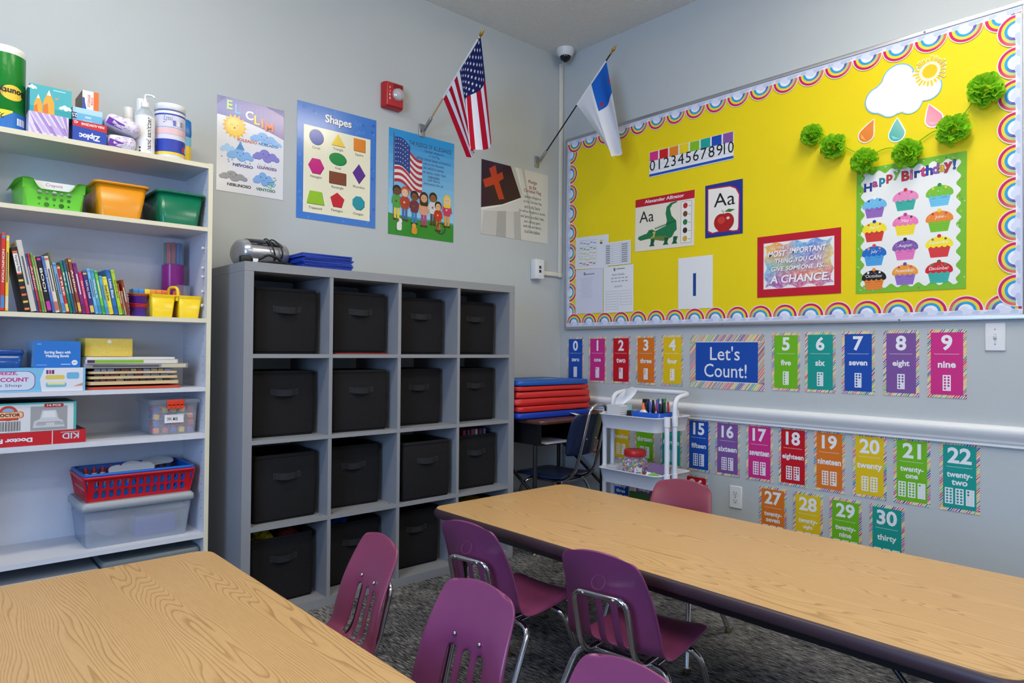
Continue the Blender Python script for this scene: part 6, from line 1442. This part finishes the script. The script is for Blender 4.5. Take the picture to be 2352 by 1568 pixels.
# ================================================================ student desk in the corner
DK = mat('dark_desk_metal', C(26,24,26), rough=.4)
t = thing('student_desk', 'brown topped student desk with black legs in the room corner', 'desk', (-.385,-.290,0))
b = MB(); b.rings([(.301,.236,.718,.03),(.305,.240,.724,.03),(.305,.240,.734,.03),(.301,.236,.740,.03)],n=5); b.build('desktop', mat('brown_desk_laminate', C(92,58,48), rough=.3, noise=(12,.1)), t)
b = MB(); b.box(-.275,.275,-.205,.205,.600,.604); b.box(-.275,-.271,-.205,.205,.604,.717); b.box(.271,.275,-.205,.205,.604,.717); b.box(-.271,.271,.201,.205,.604,.717); b.build('book_box', DK, t)
for sx in (-1,1):
    for sy in (-1,1):
        b = MB(); x, y = sx*.280, (-.166 if sy<0 else .195); b.lathe([(.0125,.015),(.0125,.5995)],12,M=T(x,y)); l = b.build('leg', DK, t)
        b = MB(); b.lathe([(.014,.0005),(.015,.006),(.008,.012),(.008,.02)],10,M=T(x,y)); b.build('glide', BRASS, l)
    b = MB(); b.tube([(sx*.280,-.155,.33),(sx*.280,.19,.56)],.009,8); b.build('brace', DK, t)
tag(bx('loose_paper', mat('desk_paper', C(206,208,222), rough=.7), None, -.11,.11,-.10,.12,0,.003), 'white paper lying in the open desk box', 'paper').location = (-.50,-.39,.605)
# folded rest mats
MBL = mat('blue_vinyl_mat', C(26,92,180), rough=.45, bump=(14,.5)); MRD = mat('red_vinyl_mat', C(206,40,38), rough=.45, bump=(14,.5)); MBD = mat('deep_blue_vinyl', C(20,60,170), rough=.45, bump=(14,.5))
def soft(b, x0,x1,y0,y1,z0,z1, seed, n=10):
    rn = random.Random(seed); hx,hy,hz = (x1-x0)/2,(y1-y0)/2,(z1-z0)/2; R = []
    for k in range(7):
        a = -PI/2+PI*k/6; ins = .007*(1-math.cos(a))
        ring = []
        for x,y in rrect(hx-ins,hy-ins,.03,4):
            e_ = 1-.35*abs(math.sin(x*23+seed*2+y*9))*.4; ring.append((x+rn.uniform(-.005,.005),y+rn.uniform(-.004,.004),hz*(math.sin(a) if abs(math.sin(a))>.99 else math.copysign(min(1,abs(math.sin(a))*1.12),a))*e_))
        R.append(ring)
    b.loft(R, M=T((x0+x1)/2,(y0+y1)/2,(z0+z1)/2))
mats_ = (('folded rest mat, blue below and red above, lowest on the desk',(('blue_side',MBD,-.300,.292,0,.038),('red_side',MRD,-.298,.290,.0385,.072))),('thick red folded rest mat in the middle of the pile',(('lower_fold',MRD,-.302,.296,0,.040),('upper_fold',MRD,-.296,.290,.0405,.080))),('folded rest mat with red edge and blue top, uppermost on the desk',(('red_side',MRD,-.300,.282,0,.028),('blue_side',MBL,-.298,.278,.0285,.060))))
zz = .7405
for k, (lb, ps) in enumerate(mats_):
    t = thing('rest_mat', lb, 'rest mat', (-.457,-.232,zz), (0,0,(.01,-.015,.0)[k]), 'folded rest mats'); top = 0
    for nm, m, x0, x1, z0, z1 in ps:
        b = MB(); soft(b,x0,x1,-.19,.19,z0,z1,k*7+int(z0*1000)); b.build(nm, m, t); top = z1
    if k == 0:
        b = MB(); b.add([(.10,-.19,.020),(.15,-.192,.014),(.175,-.235,-.0),(.12,-.225,.006)],[(0,1,2,3)]); b.build('care_tag', PAPER if False else mat('white_tag', C(226,226,226), rough=.7), t)
    if k == 2:
        b = MB(); b.add([(-.06,-.16,.0612),(.05,-.16,.0612),(.05,-.08,.0614),(-.06,-.08,.0614)],[(0,1,2,3)]); b.build('name_patch', mat('patch_blue', C(120,170,215), rough=.5), t)
    zz += top+.001
# navy chair tucked under the desk, facing the shelf
NAVY = mat('navy_shell_plastic', C(20,34,66), rough=.3, bump=(400,.05))
t = thing('school_chair', 'dark navy school chair with chrome frame tucked under the corner desk', 'chair', (-.468,-.392,0), (0,0,1.70))
b = MB(); R = []
for x, w_, z in ((.165,.12,.412),(.160,.145,.424),(.10,.155,.430),(0,.158,.424),(-.10,.158,.422),(-.17,.152,.430),(-.195,.145,.440)): R.append((x,w_,z))
V = []; F = []; sv = [-1,-.9,-.6,-.25,.25,.6,.9,1]
for x,w_,z in R:
    for s_ in sv: V.append((x,s_*w_,z-.014*(abs(s_)>.95)+.006*abs(s_)**2))
m_ = len(sv)
for i in range(len(R)-1):
    for j in range(m_-1): F.append((i*m_+j,(i+1)*m_+j,(i+1)*m_+j+1,i*m_+j+1))
b.add(V,F,smooth=True); o = b.build('seat', NAVY, t); md = o.modifiers.new('t','SOLIDIFY'); md.thickness = .008; md = o.modifiers.new('s','SUBSURF'); md.levels = 1; md.render_levels = 1
b = MB(); V = []; F = []; R = [(-.225,.118,.545),(-.230,.140,.555),(-.240,.152,.600),(-.258,.155,.670),(-.276,.152,.730),(-.288,.142,.765),(-.292,.120,.778)]
for x,w_,z in R:
    for s_ in sv: V.append((x+.035*abs(s_)**2,s_*w_,z))
for i in range(len(R)-1):
    for j in range(m_-1): F.append((i*m_+j,(i+1)*m_+j,(i+1)*m_+j+1,i*m_+j+1))
b.add(V,F,smooth=True); o = b.build('backrest', NAVY, t); md = o.modifiers.new('t','SOLIDIFY'); md.thickness = .008; md = o.modifiers.new('s','SUBSURF'); md.levels = 1; md.render_levels = 1
b = MB(); b.tube(fillet([(.05,-.100,.400),(-.16,-.098,.402),(-.230,-.092,.46),(-.318,-.082,.815),(-.326,.0,.835),(-.318,.082,.815),(-.230,.092,.46),(-.16,.098,.402),(.05,.100,.400)],.045),.0095,10); b.build('back_hoop', CHROME, t)
for sy in (-1,1):
    b = MB(); b.tube(fillet([(-.14,0,.395),(-.14,sy*.13,.395),(-.26,sy*.19,.012)],.05),.0095,10); b.build('leg', CHROME, t)
    b = MB(); b.tube(fillet([(.06,0,.402),(.06,sy*.12,.402),(.10,sy*.155,.36),(.15,sy*.165,.012)],.05),.0095,10); b.build('leg', CHROME, t)
    b = MB(); b.lathe([(.0055,0),(.0055,.003),(.002,.004)],10,M=Matrix.Translation((-.268,sy*.045,.64)) @ Matrix.Rotation(-PI/2-.26,4,'Y')); b.build('rivet', CHROME, t)

# ================================================================ white rolling cart
CWM = mat('white_powder_coat', C(226,228,234), rough=.35)
t = thing('utility_cart', 'white three-tier rolling cart with a tube handle by the wall', 'cart', (-.345,-.945,0), (0,0,-.03))
for zr in (.79,.505,.22):
    b = MB(); hx, hy = .145, .1925
    b.rings([(hx-.012,hy-.012,zr-.075,.03),(hx,hy,zr-.006,.032),(hx+.006,hy+.006,zr-.004,.036),(hx+.006,hy+.006,zr,.036),(hx-.002,hy-.002,zr,.032),(hx-.014,hy-.014,zr-.073,.03)],n=5); b.build('tray', CWM, t)
for sy in (-1,1):
    for x in (-.075,-.012):
        b = MB(); b.lathe([(.0125,.075),(.0125,.785)],14,M=T(x,sy*.205)); po = b.build('post', CWM, t)
        for zr in (.79,.505,.22):
            b = MB(); b.lathe([(.016,zr-.045),(.016,zr+.004)],14,M=T(x,sy*.205)); b.build('collar', CWM, po)
b = MB(); b.tube(fillet([(-.012,.205,.785),(-.012,.205,.885),(.13,.205,.905),(.13,-.205,.905),(-.012,-.205,.885),(-.012,-.205,.785)],.075,8),.0125,12); b.build('handle', CWM, t)
for sx in (-1,1):
    for sy in (-1,1):
        b = MB(); b.lathe([(.026,-.01),(.028,-.006),(.028,.006),(.026,.01)],16,M=Matrix.Translation((sx*.10,sy*.16,.029)) @ Matrix.Rotation(PI/2,4,'X')); c_ = b.build('caster', BLACK, t)
        b = MB(); b.lathe([(.006,.040),(.006,.146)],8,M=T(sx*.10,sy*.16)); b.build('caster_stem', STEEL, c_)
ZT, ZM, ZB = .7175, .4325, .1475
def d_tis(p,w,h):
    for k in range(9): p.rect(0,h*(.06+k*.1),w*.55,h*(.10+k*.1),C(190,192,196),k==0)
    p.rect(w*.58,0,w,h,C(150,205,200)); p.rect(w*.64,h*.1,w*.7,h*.9,C(220,235,232))
o = carton('desk_tissue_box', 'patterned tissue box with a tissue pulled up, in the cart', -.445,-.345,-.866,-.778,ZT,ZT+.118, C(222,222,224), draw=d_tis, side=C(206,206,208))
b = MB(); rn = random.Random(5); V = []; 
for i in range(7):
    for j in range(6):
        t_ = i/6; V.append((.02*math.sin(j*1.1+t_*2)*(1+t_)+.02*t_, (j/5-.5)*(.05+.05*t_*(1-t_)*2)-.05*t_, .119+.085*t_+.012*math.sin(j*1.7)*t_))
b.add(V,[(i*6+j,i*6+j+1,(i+1)*6+j+1,(i+1)*6+j) for i in range(6) for j in range(5)],smooth=True); b.build('tissue', mat('tissue_white', C(236,236,236), rough=.9), o)
BLT = mat('blue_tray_plastic', C(26,84,190), rough=.3)
t = thing('pencil_tray', 'shallow blue tray of pens in the top of the cart', 'tray', (-.375,-1.020,ZT)); b = MB(); b.rings([(.052,.078,0,.012),(.064,.092,.092,.014),(.062,.090,.092,.014),(.050,.076,.002,.012)],n=4); b.build('tub', BLT, t)
def glue(lb, x, y, z, capc, h):
    t = thing('school_glue', lb, 'glue bottle', (x,y,z), group='white glue bottles'); b = MB(); b.rings([(.022,.014,0,.010),(.024,.015,.006,.011),(.024,.015,h*.62,.011),(.012,.010,h*.72,.009),(.010,.009,h*.74,.009)],n=5,M=Matrix.Rotation(PI/2,4,'Z')); b.build('bottle', WHITE, t)
    b = MB(); b.lathe([(.0105,h*.742),(.0105,h*.80),(.007,h*.82),(.006,h*.96),(.003,h)],14); b.build('cap', mat('glue_cap_%d'%int(capc[0]*99), capc, rough=.4), t); p = pr(.0004); p.rect(-.018,h*.2,.018,h*.5,C(220,226,236)); p.rect(-.012,h*.3,.012,h*.4,C(120,150,190)); q = p.build('paper_label', CARD, t); q.location = (-.0152,0,0); q.rotation_euler = ON_B
glue('white glue bottle with orange cap standing in the blue tray', -.402,-.985,ZT+.003, C(240,110,40), .135)
glue('white glue bottle with red cap behind the cart handle', -.275,-1.085,ZT, C(220,50,40), .155)
t = thing('black_remote', 'tall black remote standing among the pens', 'remote', (-.345,-.955,ZT+.003),(0,.04,0)); b = MB(); b.rbox(-.010,.010,-.019,.019,0,.150,r=.005); b.build('body', BLACK, t); b = MB()
for k in range(3):
    for j in range(2): b.box(-.0108,-.0101,-.011+j*.013,-.003+j*.013,.09+k*.014,.098+k*.014)
tag(b.build('buttons', mat('grey_button', C(150,150,154), rough=.5), t), kind='stuff')
rn = random.Random(9)
for k in range(14):
    c, nm = ((C(20,20,22),'black'),(C(26,84,200),'blue'),(C(20,20,22),'black'),(C(26,84,200),'blue'),(C(30,120,70),'green'),(C(22,22,26),'black'),(C(190,40,44),'red'))[k%7]
    y = -.985-.0085*k; x = -.35+.022*((k*5)%3-1)
    t = thing('pen', '%s pen in the blue tray, %s counted from the remote' % (nm, ['first','second','third','fourth','fifth','sixth','seventh','eighth','ninth','tenth','eleventh','twelfth','thirteenth','fourteenth'][k]), 'pen', (x,y,ZT+.004),(rn.uniform(-.12,.12),rn.uniform(-.12,.12),0),'pens in the blue tray'); h_ = .130+.035*rn.random()
    b = MB(); b.lathe([(.0045,0),(.0045,h_*.6)],8,col=(C(226,226,230) if k%3==0 else c)); b.build('barrel', PLAST, t); b = MB(); b.lathe([(.0055,h_*.602),(.0055,h_*.97),(.003,h_)],8,col=c); b.build('cap', PLAST, t)
t = thing('black_stapler', 'black stapler lying between tissue box and blue tray', 'stapler', (-.395,-.898,ZT)); b = MB(); b.rbox(-.015,.015,-.02,.02,0,.012,r=.003); b.build('base', BLACK, t); b = MB(); b.rbox(-.013,.013,-.018,.020,.0125,.092,r=.006); b.build('arm', BLACK, t)
# middle tray
t = thing('bead_jar', 'clear jar with a red lid full of coloured craft beads', 'jar', (-.378,-.915,ZM))
b = MB(); b.lathe([(.060,0),(.066,.006),(.067,.115),(.057,.134),(.053,.140)],28,cap1=False); b.build('jar', MATS['clear_plastic'], t)
b = MB(); b.lathe([(.056,.139),(.058,.141),(.058,.168),(.055,.172),(.044,.173),(.042,.171)],28); b.build('lid', mat('red_lid', C(206,36,36), rough=.35), t)
b = MB(); rn = random.Random(31)
for k in range(620):
    a = rn.random()*2*PI; r_ = .062*math.sqrt(rn.uniform(.6,1)); z = rn.uniform(.006,.126); r_ *= (1 if z<.11 else .88); c = rn.choice([C(230,60,70),C(240,200,50),C(50,110,200),C(60,170,90),C(150,70,170),C(240,130,60),C(230,230,235),C(240,120,170)])
    M = Matrix.Translation((r_*math.cos(a),r_*math.sin(a),z)) @ Matrix.Rotation(rn.random()*6,4,Vector((rn.random(),rn.random(),rn.random())).normalized()); s_ = .0045
    b.box(-s_,s_,-s_,s_,-s_,s_,col=c,M=M)
tag(b.build('beads', PLAST, t), kind='stuff')
p = pr(.0006); 
for k, c in enumerate((C(40,90,180),C(40,150,90),C(240,210,60),C(240,150,50),C(220,60,50))): p.rect(-.04+k*.016,.010,-.024+k*.016,.058,c,k==0)
p.rect(-.020,.050,.018,.085,C(230,230,232)); p.rect(-.014,.060,.012,.064,C(110,110,114)); wrap(p,.0672,-.65).build('paper_label', CARD, t)
t = thing('small_clear_jar', 'small clear jar left of the bead jar', 'jar', (-.425,-.805,ZM)); b = MB(); b.lathe([(.030,0),(.033,.004),(.033,.060),(.030,.066)],22,cap1=False); b.build('jar', MATS['clear_plastic'], t); b = MB(); b.lathe([(.034,.066),(.034,.084),(.030,.086)],22); b.build('lid', MATS['clear_lid'], t)
b = MB()
for k in range(60):
    a = rn.random()*2*PI; r_ = .027*math.sqrt(rn.random()); b.box(-.003,.003,-.003,.003,-.003,.003,col=rn.choice([C(60,160,120),C(200,60,90),C(120,120,130)]),M=T(r_*math.cos(a),r_*math.sin(a),rn.uniform(.006,.03)))
tag(b.build('beads', PLAST, t), kind='stuff')
def d_card(p,w,h): p.rect(0,h*.5,w,h,C(96,60,120)); p.poly([(0,0),(w,0),(w,h*.35),(w*.3,h*.55),(0,h*.3)],C(110,180,60)); p.rect(w*.25,h*.18,w*.7,h*.3,C(230,235,225))
o = carton('seed_packet_box', 'small purple and green box tilted in the middle tray', -.058,.058,-.012,.012,0,.105, C(226,226,226), draw=d_card); o.location = (-.405,-1.065,ZM+.012); o.rotation_euler = (-.45,.15,-PI/2+.3)
tag(rb('green_notebook', mat('green_cover', C(60,98,44), rough=.7, noise=(60,.15)), None, -.008,.008,-.11,.11,0,.215, r=.003), 'dark green notebook standing in the bottom tray of the cart', 'notebook').location = (-.30,-.93,ZB+.0005)
